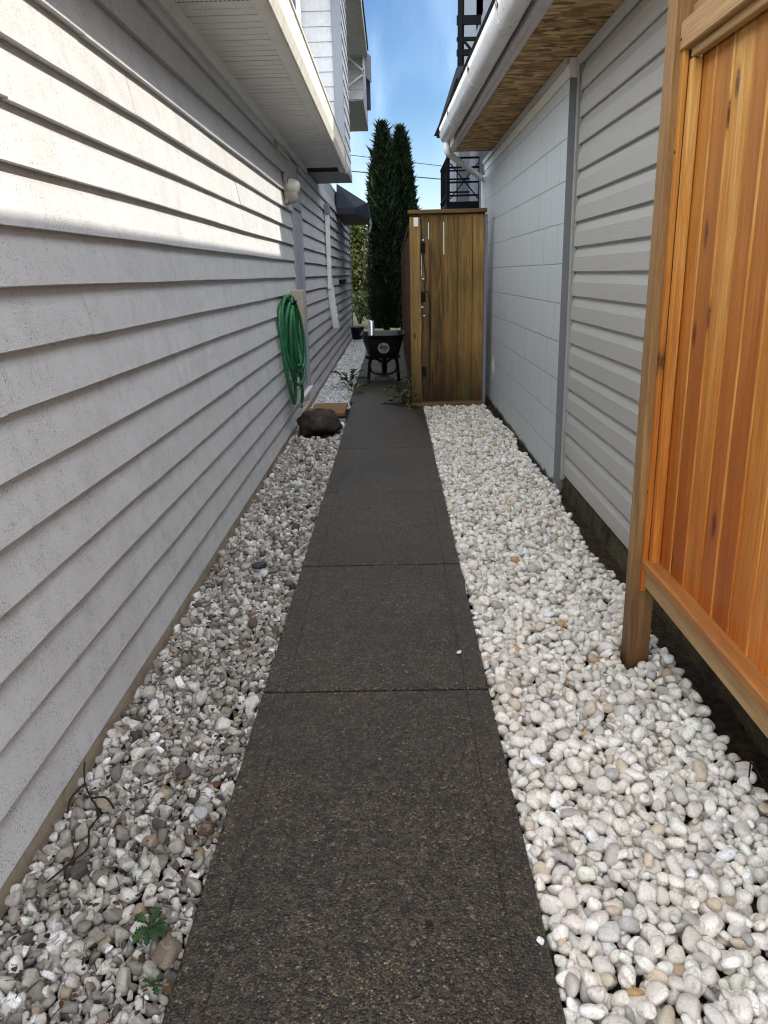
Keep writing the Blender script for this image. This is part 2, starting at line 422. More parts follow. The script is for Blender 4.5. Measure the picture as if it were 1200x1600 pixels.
def m_block():
    m = MatB('grey_painted_block', 0.55, 0.35)
    x, y, z = m.sep()
    # masonry courses: joints every 0.274 m, blocks 0.56 m long, half offset
    zc = m.math('DIVIDE', m.math('ADD', z, 10.0-0.147+0.02), 0.274)
    wob = m.math('MULTIPLY', m.math('SUBTRACT', m.noise(9, 3), 0.5), 0.05)
    zf = m.math('FRACT', m.math('ADD', zc, wob)); row = m.math('FLOOR', zc)
    yc = m.math('ADD', m.math('DIVIDE', y, 0.52), m.math('MULTIPLY', m.math('MODULO', row, 2.0), 0.5))
    yf = m.math('FRACT', m.math('ADD', yc, 40.0))
    dz = m.math('MULTIPLY', m.math('MINIMUM', zf, m.math('SUBTRACT', 1.0, zf)), 0.274)
    dy = m.math('MULTIPLY', m.math('MINIMUM', yf, m.math('SUBTRACT', 1.0, yf)), 0.52)
    jh = m.ramp(m.math('MULTIPLY', dz, 100.0), [(0.0, 1), (0.55, 0)])
    jv = m.math('MULTIPLY', m.ramp(m.math('MULTIPLY', dy, 100.0), [(0.0, 1), (1.3, 0)]), m.ramp(m.noise(2.3, 2), [(0.40, 0.45), (0.6, 0.9)]))
    j = m.math('MAXIMUM', jh, jv)
    c = m.mix(m.math('MULTIPLY', m.noise(2.0, 5), 0.5), (0.52, 0.555, 0.56), (0.44, 0.475, 0.485))
    c = m.mix(m.math('MULTIPLY', m.ramp(m.noise(240, 2), [(0.6, 0), (0.72, 1)]), 0.35), c, (0.26, 0.28, 0.28))
    c = m.mix(m.math('MULTIPLY', j, 0.75), c, (0.17, 0.18, 0.18))
    # bare damp band at the foot of the wall
    zz = m.math('ADD', z, m.math('MULTIPLY', m.math('SUBTRACT', m.noise(7, 5), 0.5), 0.14))
    mr = m.n('ShaderNodeMapRange'); mr.inputs[1].default_value = 0.015; mr.inputs[2].default_value = 0.045
    mr.inputs[3].default_value = 1.0; mr.inputs[4].default_value = 0.0; m.l(zz, mr.inputs[0])
    c = m.mix(mr.outputs[0], c, (0.05, 0.04, 0.025))
    low = m.n('ShaderNodeMapRange'); low.inputs[1].default_value = 0.10; low.inputs[2].default_value = 0.2
    low.inputs[3].default_value = 1.0; low.inputs[4].default_value = 0.0; m.l(zz, low.inputs[0])
    h = m.math('ADD', m.math('MULTIPLY', m.noise(110, 5, rough=0.65), 0.95), m.math('MULTIPLY', m.math('MULTIPLY', m.noise(70, 4), low.outputs[0]), 0.9))
    h = m.math('SUBTRACT', h, j)
    return m.fin(c, m.bump(h, 0.55, 0.008))
BLOCK = m_block()
def m_osb():
    m = MatB('osb_sheathing', 0.75, 0.25)
    v = m.map((12, 34, 30)); f = m.noise(1.0, 3, v, dist=1.5)
    cell = m.voro(1.0, m.map((10, 26, 20)), out='Color')
    s = m.n('ShaderNodeSeparateColor'); m.l(cell, s.inputs[0])
    g = m.math('ADD', m.math('MULTIPLY', s.outputs[0], 0.55), m.math('MULTIPLY', f, 0.5))
    c = m.ramp(g, [(0.2, (0.07, 0.035, 0.012)), (0.4, (0.23, 0.125, 0.045)), (0.6, (0.35, 0.21, 0.085)), (0.85, (0.58, 0.41, 0.20))])
    return m.fin(c, m.bump(g, 0.5, 0.005))
OSB = m_osb()
def m_foundation_dark():
    m = MatB('mossy_dark_concrete', 0.95, 0.2)
    c = m.ramp(m.noise(5, 7), [(0.35, (0.030, 0.026, 0.018)), (0.55, (0.085, 0.07, 0.042)), (0.72, (0.11, 0.10, 0.045))])
    c = m.mix(m.math('MULTIPLY', m.ramp(m.noise(130, 2), [(0.62, 0), (0.68, 1)]), 0.6), c, (0.22, 0.18, 0.08))
    return m.fin(c, m.bump(m.noise(40, 6), 0.9, 0.02))
DARKFOUND = m_foundation_dark()
def m_gutter():
    m = MatB('white_gutter_metal', 0.3, 0.5)
    c = m.mix(m.math('MULTIPLY', m.ramp(m.noise(4, 6, m.map((1, 1, 1))), [(0.5, 0), (0.75, 1)]), 0.35), (0.72, 0.705, 0.68), (0.46, 0.42, 0.36))
    s = m.math('MULTIPLY', m.ramp(m.noise(60, 3, m.map((1, 0.5, 1))), [(0.6, 0), (0.65, 1)]), m.ramp(m.noise(3.2, 2), [(0.52, 0), (0.6, 1)]))
    c = m.mix(m.math('MULTIPLY', s, 0.7), c, (0.14, 0.12, 0.1))
    return m.fin(c)
GUTTER = m_gutter()
def m_aggregate():
    m = MatB('wet_exposed_aggregate', 0.5, 0.45)
    cell = m.voro(170, out='Color'); d = m.voro(170)
    s = m.n('ShaderNodeSeparateColor'); m.l(cell, s.inputs[0])
    c = m.ramp(s.outputs[0], [(0.0, (0.005, 0.005, 0.006)), (0.28, (0.013, 0.010, 0.007)), (0.5, (0.046, 0.032, 0.018)), (0.74, (0.082, 0.057, 0.030)), (0.94, (0.135, 0.098, 0.055)), (0.99, (0.30, 0.25, 0.17))])
    big = m.voro(48, out='Color'); bd = m.voro(48)
    sb = m.n('ShaderNodeSeparateColor'); m.l(big, sb.inputs[0])
    bm_ = m.math('MULTIPLY', m.ramp(bd, [(0.30, 1), (0.42, 0)]), m.ramp(sb.outputs[1], [(0.86, 0), (0.88, 1)]))
    c = m.mix(m.math('MULTIPLY', bm_, 0.9), c, m.ramp(sb.outputs[2], [(0.0, (0.012, 0.014, 0.02)), (0.6, (0.03, 0.03, 0.035)), (0.93, (0.06, 0.045, 0.03)), (0.975, (0.26, 0.22, 0.15))]))
    c = m.mix(m.ramp(d, [(0.42, 0), (0.75, 0.55)]), c, (0.016, 0.014, 0.011))
    blot = m.noise(1.3, 6)
    c = m.mix(m.ramp(blot, [(0.35, 0.5), (0.62, 0)]), c, (0.014, 0.012, 0.010))
    st = m.noise(3.3, 7, rough=0.65); c = m.mix(m.ramp(st, [(0.58, 0), (0.75, 0.35)]), c, (0.085, 0.075, 0.06))
    mid = m.voro(62, out='Color'); ms = m.n('ShaderNodeSeparateColor'); m.l(mid, ms.inputs[0])
    c = m.mix(m.ramp(ms.outputs[0], [(0.72, 0), (0.76, 0.25)]), c, (0.115, 0.090, 0.055)); c = m.mix(m.ramp(ms.outputs[1], [(0.74, 0), (0.78, 0.45)]), c, (0.010, 0.010, 0.010))
    # trowelled border lines along both edges
    x = m.sep()[0]
    ln = m.math('MINIMUM', m.math('ABSOLUTE', m.math('SUBTRACT', x, 0.262)), m.math('ABSOLUTE', m.math('ADD', x, 0.465)))
    lw = m.ramp(m.math('MULTIPLY', ln, 100.0), [(0.15, 0.5), (0.55, 0)])
    c = m.mix(lw, c, (0.01, 0.009, 0.008))
    h = m.math('SUBTRACT', m.math('SUBTRACT', 1.0, d), m.math('MULTIPLY', lw, 1.2))
    r = m.ramp(blot, [(0.3, 0.36), (0.7, 0.55)])
    return m.fin(c, m.bump(h, 0.9, 0.004), r)
AGG = m_aggregate()
def m_soil(name, a, b):
    m = MatB(name, 0.95, 0.15)
    c = m.ramp(m.noise(30, 6), [(0.35, a), (0.7, b)])
    return m.fin(c, m.bump(m.noise(60, 5), 0.9, 0.02))
SOIL = m_soil('dark_soil', (0.018, 0.013, 0.009), (0.065, 0.046, 0.030))
GROUND = m_soil('ground_dirt', (0.03, 0.035, 0.018), (0.08, 0.08, 0.04))
def m_stone(name, dirt, amt, rough):
    m = MatB(name, rough, 0.35)
    c = m.attr('col')
    v = m.noise(38, 6, dist=1.6, rough=0.7); c = m.mix(m.math('MULTIPLY', m.ramp(v, [(0.5, 0), (0.72, 1)]), amt), c, dirt)
    v2 = m.noise(170, 4, rough=0.7); c = m.mix(m.math('MULTIPLY', m.ramp(v2, [(0.55, 0), (0.75, 1)]), amt*0.8), c, tuple(0.6*x for x in dirt))
    return m.fin(c, m.bump(m.noise(110, 5, rough=0.7), 0.5, 0.004))
PEBBLE = m_stone('river_pebble_stone', (0.33, 0.29, 0.24), 0.85, 0.5)
CRUSHED = m_stone('crushed_marble_stone', (0.15, 0.12, 0.085), 0.9, 0.7)
BOULDERM = MatB('brown_boulder_stone', 0.8, 0.3)
BOULDERM = BOULDERM.fin(BOULDERM.ramp(BOULDERM.noise(9, 7), [(0.35, (0.012, 0.009, 0.006)), (0.6, (0.045, 0.030, 0.020)), (0.75, (0.10, 0.07, 0.045))]), BOULDERM.bump(BOULDERM.noise(24, 6), 0.8, 0.02))
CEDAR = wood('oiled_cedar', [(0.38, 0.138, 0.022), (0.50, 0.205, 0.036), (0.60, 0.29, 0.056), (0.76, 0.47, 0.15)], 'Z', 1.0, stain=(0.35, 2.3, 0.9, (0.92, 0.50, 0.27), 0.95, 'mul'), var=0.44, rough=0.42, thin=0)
CEDARY = wood('oiled_cedar_rail', [(0.24, 0.07, 0.018), (0.42, 0.17, 0.04), (0.50, 0.25, 0.075)], 'Y', 1.0, var=0.5, rough=0.5)
CEDARPOST = wood('weathered_cedar_post', [(0.20, 0.10, 0.035), (0.38, 0.215, 0.08), (0.50, 0.31, 0.13)], 'Z', 1.0, var=0.3, stain=(0.05, 0.5, 0.3, (0.35, 0.28, 0.24), 0.9, 'mul'))
CEDARLOW = wood('pale_cedar_board', [(0.24, 0.12, 0.045), (0.42, 0.25, 0.10), (0.52, 0.34, 0.16)], 'Y', 1.0, var=0.3)
OLDWOOD = wood('weathered_gate_wood', [(0.05, 0.026, 0.008), (0.20, 0.11, 0.030), (0.31, 0.175, 0.050), (0.42, 0.255, 0.085)], 'Z', 1.0, moss=(0.075, 0.072, 0.014), var=0.35, stain=(0.08, 0.8, 0.55, (0.20, 0.15, 0.10), 0.97, 'mul'), rough=0.75, thin=1)
OLDWOODX = wood('weathered_cap_wood', [(0.09, 0.05, 0.016), (0.19, 0.11, 0.036), (0.26, 0.16, 0.06)], 'X', 1.0, var=0.3, rough=0.8, knot=False)
REDWOOD = wood('red_brown_fence_wood', [(0.05, 0.024, 0.011), (0.13, 0.060, 0.026), (0.19, 0.095, 0.042)], 'Z', 1.0, var=0.4, rough=0.8)
PLANKW = wood('doorstep_plank_wood', [(0.10, 0.05, 0.02), (0.20, 0.10, 0.04), (0.26, 0.15, 0.065)], 'X', 1.0, var=0.3, rough=0.85)
HOSEM = MatB('green_garden_hose_rubber', 0.4, 0.45)
_x = HOSEM.noise(40, 4); HOSEM = HOSEM.fin(HOSEM.ramp(_x, [(0.3, (0.008, 0.085, 0.030)), (0.62, (0.018, 0.15, 0.055)), (0.8, (0.10, 0.24, 0.13))]))
def m_leaf(name, a, b, rough=0.6, tr=0.0):
    m = MatB(name, rough, 0.3)
    return m.fin(m.mix(m.attr('rnd', 'Fac'), a, b))
LEAF = m_leaf('weed_leaf', (0.010, 0.030, 0.008), (0.03, 0.07, 0.018))
LEAFDRY = m_leaf('vine_leaf', (0.05, 0.06, 0.015), (0.16, 0.15, 0.05))
def m_colleaf(name):
    m = MatB(name, 0.65, 0.25); return m.fin(m.attr('col'))
FOLI = m_colleaf('foliage')
BARK = paint('bark', (0.06, 0.04, 0.025), (0.02, 0.015, 0.01), 0.5, 0.9, scale=20, bump=0.8)
TWIG = MatB('dark_twig', 0.85, 0.2).fin((0.025, 0.017, 0.012))
DEADLEAF = m_leaf('dead_leaf', (0.09, 0.04, 0.018), (0.20, 0.085, 0.03), 0.8)
LENS = paint('frosted_lamp_glass', (0.72, 0.70, 0.62), (0.4, 0.36, 0.28), 0.4, 0.25, bump=0.02)
CABLE = MatB('power_cable', 0.6, 0.3).fin((0.03, 0.03, 0.035))
TANPAINT = paint('tan_bracket_paint', (0.42, 0.36, 0.28), (0.18, 0.13, 0.08), 0.7, 0.7, scale=16)

# ------------------------------------------------------------------ ground, soil, path
XL = -1.126
b = MB(); b.add([(-500, -500, -0.16), (500, -500, -0.16), (500, 500, -0.16), (-500, 500, -0.16)], [(0,1,2,3)])
tag(b.build('ground', GROUND), kind='structure')
def bumpy(x0, x1, y0, y1, z, amp, nx, ny, seed):
    r = np.random.default_rng(seed); vs = []; fs = []
    for j in range(ny+1):
        for i in range(nx+1):
            vs.append((x0+(x1-x0)*i/nx, y0+(y1-y0)*j/ny, z+float(r.normal(0, amp))))
    for j in range(ny):
        for i in range(nx):
            q = j*(nx+1)+i; fs.append((q, q+1, q+nx+2, q+nx+1))
    return vs, fs
b = MB(); b.add(*bumpy(-1.16, -0.53, -4, 24, -0.105, 0.005, 8, 220, 1), smooth=True)
b.add(*bumpy(0.33, 1.30, -4, 9.85, -0.055, 0.008, 12, 120, 2), smooth=True)
tag(b.build('soil', SOIL), kind='structure')
b = MB()
PX0, PX1 = -0.556, 0.354
joints = [-3.2, -1.7, -0.2, 1.25, 2.752, 4.150, 5.705, 7.270, 10.13, 11.7, 13.2, 14.7, 16.2, 17.7, 19.2]
for a0, a1 in zip(joints[:-1], joints[1:]):
    x0, x1 = (PX0, PX1) if a1 < 10.5 else (-0.60, 0.21)
    sh = random.uniform(-0.002, 0.002)
    b.box(x0, x1, a0+0.0085, a1-0.0085, -0.12, sh, 0.006)
tag(b.build('path', AGG), kind='structure')

# ------------------------------------------------------------------ stone beds
def ico(sub):
    import bmesh
    bm = bmesh.new(); bmesh.ops.create_icosphere(bm, subdivisions=sub, radius=1.0)
    V = np.array([v.co[:] for v in bm.verts]); F = np.array([[v.index for v in f.verts] for f in bm.faces]); bm.free(); return V, F
ICO = {2: ico(2), 3: ico(3)}
def stone_shapes(sub, n, p, rng, planes=14, jitter=0.25):
    V, F = ICO[sub]; out = []
    for _ in range(n):
        N = rng.normal(size=(planes, 3)); N /= np.linalg.norm(N, axis=1)[:, None]
        N = np.concatenate([N, -N[:planes//2], np.eye(3), -np.eye(3)]); h = 1.0+rng.uniform(-jitter, jitter, len(N))
        d = np.maximum(V @ N.T, 0)/h
        r = (d**p).sum(1)**(-1.0/p)
        P = V*r[:, None]; P -= (P.max(0)+P.min(0))/2; P /= np.abs(P).max(0)
        out.append(P)
    return np.array(out)
def rand_rot(n, rng, flat=0.35):
    yaw = rng.uniform(0, 2*np.pi, n); ax = rng.normal(0, flat, n); ay = rng.normal(0, flat, n)
    cz, sz = np.cos(yaw), np.sin(yaw); cx, sx = np.cos(ax), np.sin(ax); cy, sy = np.cos(ay), np.sin(ay)
    Z = np.zeros((n,3,3)); Z[:,0,0]=cz; Z[:,0,1]=-sz; Z[:,1,0]=sz; Z[:,1,1]=cz; Z[:,2,2]=1
    X = np.zeros((n,3,3)); X[:,0,0]=1; X[:,1,1]=cx; X[:,1,2]=-sx; X[:,2,1]=sx; X[:,2,2]=cx
    Y = np.zeros((n,3,3)); Y[:,1,1]=1; Y[:,0,0]=cy; Y[:,0,2]=sy; Y[:,2,0]=-sy; Y[:,2,2]=cy
    return X @ Y @ Z
def stone_bed(name, mat, x0, x1, y0, y1, n, size, p, palette, rng, inside, zbase, zmax, near, flat=0.35, jitter=0.25, aspect=(0.62,0.95,0.45,0.8), density=None):
    """Drop stones one after another on a height field so that they rest on each other."""
    cs = 0.006; nx, ny = int((x1-x0)/cs)+1, int((y1-y0)/cs)+1
    gxx = x0+cs*np.arange(nx); zb_x = zbase(gxx) if callable(zbase) else np.full(nx, zbase)
    H = np.repeat(zb_x[:, None], ny, 1); placed = []
    L = size[0]*np.exp(rng.normal(0, size[1], n)); L = np.clip(L, size[2], size[3])
    xs, ys = [], []
    for i in range(n):
        a = L[i]/2; bb = a*rng.uniform(aspect[0], aspect[1]); c = a*rng.uniform(aspect[2], aspect[3])*0.9
        best = None
        for t in range(4):
            x = rng.uniform(x0, x1); y = rng.uniform(y0, y1)
            if density is not None and rng.uniform() > density(y): continue
            if not inside(x, y, a*0.6): continue
            ix, iy = int((x-x0)/cs), int((y-y0)/cs); k = max(1, int(bb*0.6/cs))
            Hs = H[max(ix-k,0):ix+k+1, max(iy-k,0):iy+k+1]
            z = 0.55*Hs.max()+0.45*Hs.mean()
            if best is None or z < best[0]: best = (z, x, y, ix, iy)
        if best is None or best[0]-zb_x[best[3]] > zmax: continue
        z, x, y, ix, iy = best; zc = z+c*0.72
        k = max(1, int(a/cs)); xa, xb, ya, yb = max(ix-k,0), min(ix+k+1,nx), max(iy-k,0), min(iy+k+1,ny)
        gx = (np.arange(xa, xb)-ix)*cs; gy = (np.arange(ya, yb)-iy)*cs; rr = (a+bb)/2
        q = 1-(gx[:,None]**2+gy[None,:]**2)/(rr*rr)
        top = np.where(q > 0, zc+c*np.sqrt(np.maximum(q, 0)), -9)
        H[xa:xb, ya:yb] = np.maximum(H[xa:xb, ya:yb], top)
        placed.append((x, y, zc, a, bb, c))
    P = np.array(placed)
    Vs, Fs, Cs = [], [], []; base = 0
    for sub, mask in ((3, P[:,1] < near), (2, P[:,1] >= near)):
        Q = P[mask]; m = len(Q)
        if m == 0: continue
        shp = stone_shapes(sub, 48, p, rng, jitter=jitter); F = ICO[sub][1]
        S = shp[rng.integers(0, 48, m)]*Q[:, None, 3:6]
        R = rand_rot(m, rng, flat); S = np.einsum('nij,nkj->nki', R, S)+Q[:, None, 0:3]
        k = S.shape[1]
        Vs.append(S.reshape(-1, 3)); Fs.append((F[None]+(np.arange(m)*k)[:, None, None]).reshape(-1, 3)+base)
        w = np.array([c[0] for c in palette]); idx = rng.choice(len(palette), m, p=w/w.sum())
        cc = np.array([c[1] for c in palette])[idx]*np.exp(rng.normal(0, 0.10, (m, 1)))*np.exp(rng.normal(0, 0.012, (m, 3)))
        Cs.append(np.repeat(np.clip(cc, 0, 0.86), k, axis=0)); base += m*k
    o = np_mesh(name, np.concatenate(Vs), np.concatenate(Fs), mat, np.concatenate(Cs), True)
    return o
wig = [(RNG.uniform(2, 9), RNG.uniform(0, 6.3), RNG.uniform(0.006, 0.018)) for _ in range(5)]
def r_edge(y):
    return 0.03 + np.interp(y, [0.5, 2.2, 2.55, 2.9, 3.9, 5.3, 7.6, 9.4], [1.16, 1.15, 1.12, 1.10, 1.15, 1.155, 1.17, 1.10]) + sum(a*math.sin(k*y+p) for k, p, a in wig)
def inside_right(x, y, a):
    if x < PX1+a*0.9 or x > r_edge(y)-a*0.4: return False
    if 0.955 < x+a and x-a < 1.075 and 2.95-a < y < 3.06+a: return False
    return y < 9.62-a
white = [(5.0, (0.82, 0.775, 0.70)), (4.0, (0.74, 0.69, 0.61)), (2.4, (0.63, 0.59, 0.53)), (0.9, (0.45, 0.43, 0.40)), (0.7, (0.60, 0.50, 0.38)), (0.06, (0.46, 0.27, 0.11)), (0.08, (0.50, 0.35, 0.24))]
tag(stone_bed('white_pebbles', PEBBLE, 0.35, 1.22, 0.75, 9.65, 12000, (0.042, 0.24, 0.020, 0.066), 7, white, np.random.default_rng(3), inside_right, -0.055, 0.068, 4.4, jitter=0.26, flat=0.5, aspect=(0.62,0.95,0.52,0.85)),
    'clean white rounded pebbles beside the right edge of the path', 'pebbles', kind='stuff')
def inside_left(x, y, a):
    if y > 7.86 and ((x+0.84)/0.25)**2+((y-8.2)/0.3)**2 < 1: return False
    return XL+0.03+a*0.5 < x < PX0-a*0.9
tan = [(2.6, (0.55, 0.52, 0.475)), (2.8, (0.42, 0.395, 0.35)), (2.6, (0.30, 0.275, 0.24)), (2.0, (0.19, 0.17, 0.145)), (0.4, (0.30, 0.24, 0.17)), (0.08, (0.11, 0.075, 0.055)), (0.9, (0.68, 0.67, 0.65)), (0.35, (0.07, 0.06, 0.055))]
tag(stone_bed('crushed_gravel', CRUSHED, XL, PX0, 0.8, 8.75, 16500, (0.0265, 0.40, 0.009, 0.060), 40, tan, np.random.default_rng(5), inside_left, lambda x: np.interp(x, [XL, XL+0.25, PX0-0.15, PX0], [-0.105, -0.085, -0.06, -0.06]), 0.07, 3.6, flat=0.8, jitter=0.5, aspect=(0.55,0.95,0.5,0.9)),
    'dirty cream crushed stone between the white siding and the path', 'gravel', kind='stuff')
def inside_far(x, y, a): return XL+0.02 < x < -0.56-a and y > 10.0
pale = [(4, (0.72, 0.72, 0.72)), (2, (0.6, 0.6, 0.6)), (1, (0.42, 0.42, 0.42))]
tag(stone_bed('pale_gravel', CRUSHED, XL, -0.5, 10.0, 21.0, 9000, (0.036, 0.2, 0.02, 0.05), 12, pale, np.random.default_rng(6), inside_far, -0.09, 0.085, 0.0, flat=0.5),
    'pale gravel strip beyond the doorstep along the far siding', 'gravel', kind='stuff')

# ------------------------------------------------------------------ left house
LH = thing('house', (-1.6, 6.0, 0), 'white lap-sided house with vented eave and grey side door on the left', 'house')
EXP, Z0 = 0.1777, 0.165
def laps(b, y0, y1, k0, k1, seed, yjoin=3.66):
    r = random.Random(seed)
    for k in range(k0, k1):
        zb = Z0+EXP*k; y = y0-r.uniform(0, yjoin) if y1-y0 > yjoin else y0
        while y < y1:
            ya, yb = max(y, y0), min(y+yjoin, y1)
            if yb-ya > 0.02:
                n = max(1, int((yb-ya)/0.22)); dz = r.uniform(-0.003, 0.003); dx = r.uniform(0, 0.003); ph = r.uniform(0, 6)
                vs = []
                g = 0.0012
                for i in range(n+1):
                    yy = (ya+g)+(yb-ya-2*g)*i/n
                    w = 0.0016*math.sin(yy*2.1+ph)+r.uniform(-0.0008, 0.0008); wx = 0.0016*math.sin(yy*1.3+ph*2)
                    X = XL+dx+wx; Zb = zb+dz+w
                    vs += [(X-0.003, yy, Zb), (X, yy, Zb+0.003), (X-0.036, yy, zb+EXP+0.02), (X-0.054, yy, zb+EXP+0.02), (X-0.042, yy, Zb+0.006)]
                fs = []
                for i in range(n):
                    for j in range(5):
                        q = i*5; fs.append((q+j, q+(j+1) % 5, q+5+(j+1) % 5, q+5+j))
                fs += [(0,1,2,3,4), tuple(n*5+j for j in (4,3,2,1,0))]
                b.add(vs, fs)
            y += yjoin
b = MB()
laps(b, -0.8, 9.40, -1, 16, 1); laps(b, 10.36, 22.0, -1, 16, 2)
b.box(XL-5.0, XL-0.043, -0.79, 9.40, 0.0, 3.0); b.box(XL-0.20, XL-0.043, 10.36, 22, 0.0, 3.3); b.box(XL-0.20, XL-0.043, 9.40, 10.36, 2.46, 3.3)
b.build('siding', SIDING, LH)
MB().box(XL-0.2, XL-0.006, -0.8, 22, -0.4, -0.004, 0.004).build('foundation', CONCRETE, LH)
# soffit with pressed grooves, strip, frieze, fascia and gutter
ZS = 2.977; XF = -0.615
b = MB(); prof = []; y = -0.79
ys = []
while y < 11.6:
    ys += [(y, 0), (y+0.108, 0), (y+0.111, 0.012), (y+0.118, 0.012), (y+0.121, 0), (y+0.217, 0), (y+0.221, 0.018), (y+0.232, 0.018)]
    y += 0.235
vs = []; fs = []
for (yy, dz) in ys: vs += [(XL-0.01, yy, ZS+dz), (-0.705, yy, ZS+dz)]
for i in range(len(ys)-1): fs.append((2*i, 2*i+1, 2*i+3, 2*i+2))
b.add(vs, fs); b.build('soffit', SOFFIT, LH)
MB().box(-0.708, XF-0.004, -0.8, 11.72, ZS-0.006, ZS+0.02, 0.003).build('soffit_edge', SOFFITPLAIN, LH)
MB().prism([(XL-0.012, 2.905), (XL+0.012, 2.905), (XL+0.014, 2.972), (XL+0.022, 2.976), (XL+0.022, 2.99), (XL-0.012, 2.99)], -0.8, 11.2).build('frieze', SOFFITPLAIN, LH)
MB().prism([(XF-0.022, ZS-0.028), (XF-0.004, ZS-0.034), (XF+0.010, ZS-0.022), (XF+0.030, ZS+0.045), (XF+0.012, ZS+0.05), (XF+0.014, ZS+0.245), (XF+0.024, ZS+0.25), (XF+0.024, ZS+0.268), (XF-0.012, ZS+0.268), (XF-0.022, ZS+0.2)], -0.85, 11.75).build('gutter', DIRTYWHITE, LH)
MB().prism([(XF-0.02, ZS+0.2), (XF-0.01, ZS+0.235), (-3.4, ZS+1.1), (-3.4, ZS+1.0)], -0.85, 11.2).build('roof', SHINGLE, LH)
# side door
d = MB().box(XL-0.06, XL-0.016, 9.50, 10.27, 0.20, 2.36, 0.004)
for (z0, z1) in ((0.45, 1.05), (1.2, 2.2)): d.box(XL-0.017, XL-0.011, 9.62, 10.14, z0, z1, 0.003)
door = d.build('door', TRIMGREY, LH)
MB().lathe([(0.0, 0.06), (0.022, 0.055), (0.027, 0.04), (0.012, 0.02), (0.02, 0.0)], (XL-0.016, 9.60, 1.15), (1,0,0), 14).build('handle', GALV, door)
MB().box(XL-0.10, XL+0.006, 9.40, 9.50, 0.20, 2.46, 0.004).box(XL-0.10, XL+0.006, 10.27, 10.36, 0.20, 2.46, 0.004).box(XL-0.10, XL+0.006, 9.50, 10.27, 2.36, 2.46, 0.004).build('door_frame', TRIMGREY, LH)
MB().box(XL-0.10, XL+0.035, 9.38, 10.38, 0.17, 0.20, 0.004).build('door_sill', WHITEPAINT, LH)
# bulkhead lamp beside the door
lt = MB().box(XL-0.01, XL+0.03, 8.80, 8.98, 2.34, 2.64, 0.008).build('wall_light', TANPAINT, LH)
MB().lathe([(0.0, 0.13), (0.03, 0.128), (0.055, 0.115), (0.07, 0.085), (0.075, 0.04), (0.075, 0.0)], (XL+0.03, 8.89, 2.53), (1, 0, -0.25), 18).build('lamp_glass', LENS, lt)
MB().lathe([(0.0, 0.105), (0.05, 0.1), (0.072, 0.06), (0.075, 0.0)], (XL+0.03, 8.89, 2.42), (1, 0, 0.0), 16).build('lamp_base', TANPAINT, lt)
MB().box(XL-0.004, XL+0.13, 8.80, 9.08, 1.03, 1.45, 0.006).build('hose_bracket', TANPAINT, LH)
MB().tube([(XL+0.01, 8.15, 2.86), (XL+0.05, 8.17, 2.82), (XL+0.03, 8.2, 2.76), (XL+0.045, 8.22, 2.70)], [0.014, 0.022, 0.016, 0.01], 8).build('cable_clip', TANPAINT, LH)
# downspout with kicked-out foot
d = MB()
d.box(XL+0.004, XL+0.075, 13.89, 14.01, 1.40, 2.60, 0.006)
d.beam((XL+0.04, 13.95, 1.42), (XL+0.115, 14.02, 0.70), 0.11, 0.06, 0.005)
d.box(XL-0.002, XL+0.068, 13.885, 14.0, 1.37, 1.44, 0.004)
d.build('downspout', WHITEPAINT, LH)
MB().box(XL-0.002, XL+0.085, 13.86, 14.03, 2.58, 2.76, 0.008).build('downspout_head', SLATEBLUE, LH)
MB().box(XL-0.06, XL+0.012, 21.92, 22.06, 0.1, 3.3, 0.004).build('corner_board', SLATEBLUE, LH)
MB().box(XL-0.004, XL+0.03, 17.0, 19.0, 1.42, 1.50, 0.004).build('wall_vent', BLACKSTEEL, LH)
# projecting upper storey
UX, UY0, UY1, UZ0 = -0.605, 11.2, 13.1, 2.985
b = MB(); b.box(-3.2, UX-0.02, UY0+0.02, UY1-0.02, UZ0, 6.0)
for k in range(18):
    z = UZ0+0.10+0.172*k
    # near face boards (face -Y) and alley face boards (face +X)
    b.add([(-3.2, UY0, z), (UX-0.10, UY0, z), (UX-0.10, UY0+0.013, z+0.19), (-3.2, UY0+0.013, z+0.19), (-3.2, UY0+0.018, z), (UX-0.10, UY0+0.018, z)], [(0,1,2,3), (0,1,5,4), (1,5,2), (0,3,4)])
    b.add([(UX, UY0+0.02, z), (UX, UY1, z), (UX-0.013, UY1, z+0.19), (UX-0.013, UY0+0.02, z+0.19), (UX-0.018, UY0+0.02, z), (UX-0.018, UY1, z)], [(0,1,2,3), (0,1,5,4), (1,5,2), (0,3,4)])
b.build('upper_siding', SIDING, LH)
MB().box(UX-0.105, UX+0.014, UY0-0.014, UY0+0.075, UZ0-0.01, 6.0, 0.004).build('upper_corner_board', SLATEBLUE, LH)
MB().box(-3.2, UX+0.006, UY0-0.006, UY1, UZ0-0.008, UZ0+0.10, 0.004).build('upper_skirt_board', SLATEBLUE, LH)
wn = MB().box(-1.75, -1.09, UY0-0.03, UY0+0.02, 4.1, 4.16, 0.004).box(-1.15, -1.09, UY0-0.03, UY0+0.02, 4.16, 5.4, 0.004).box(-1.75, -1.69, UY0-0.03, UY0+0.02, 4.16, 5.4, 0.004).build('window', WHITEPAINT, LH)
MB().box(-1.69, -1.15, UY0-0.008, UY0+0.01, 4.16, 5.4).build('pane', GLASSDARK, wn)
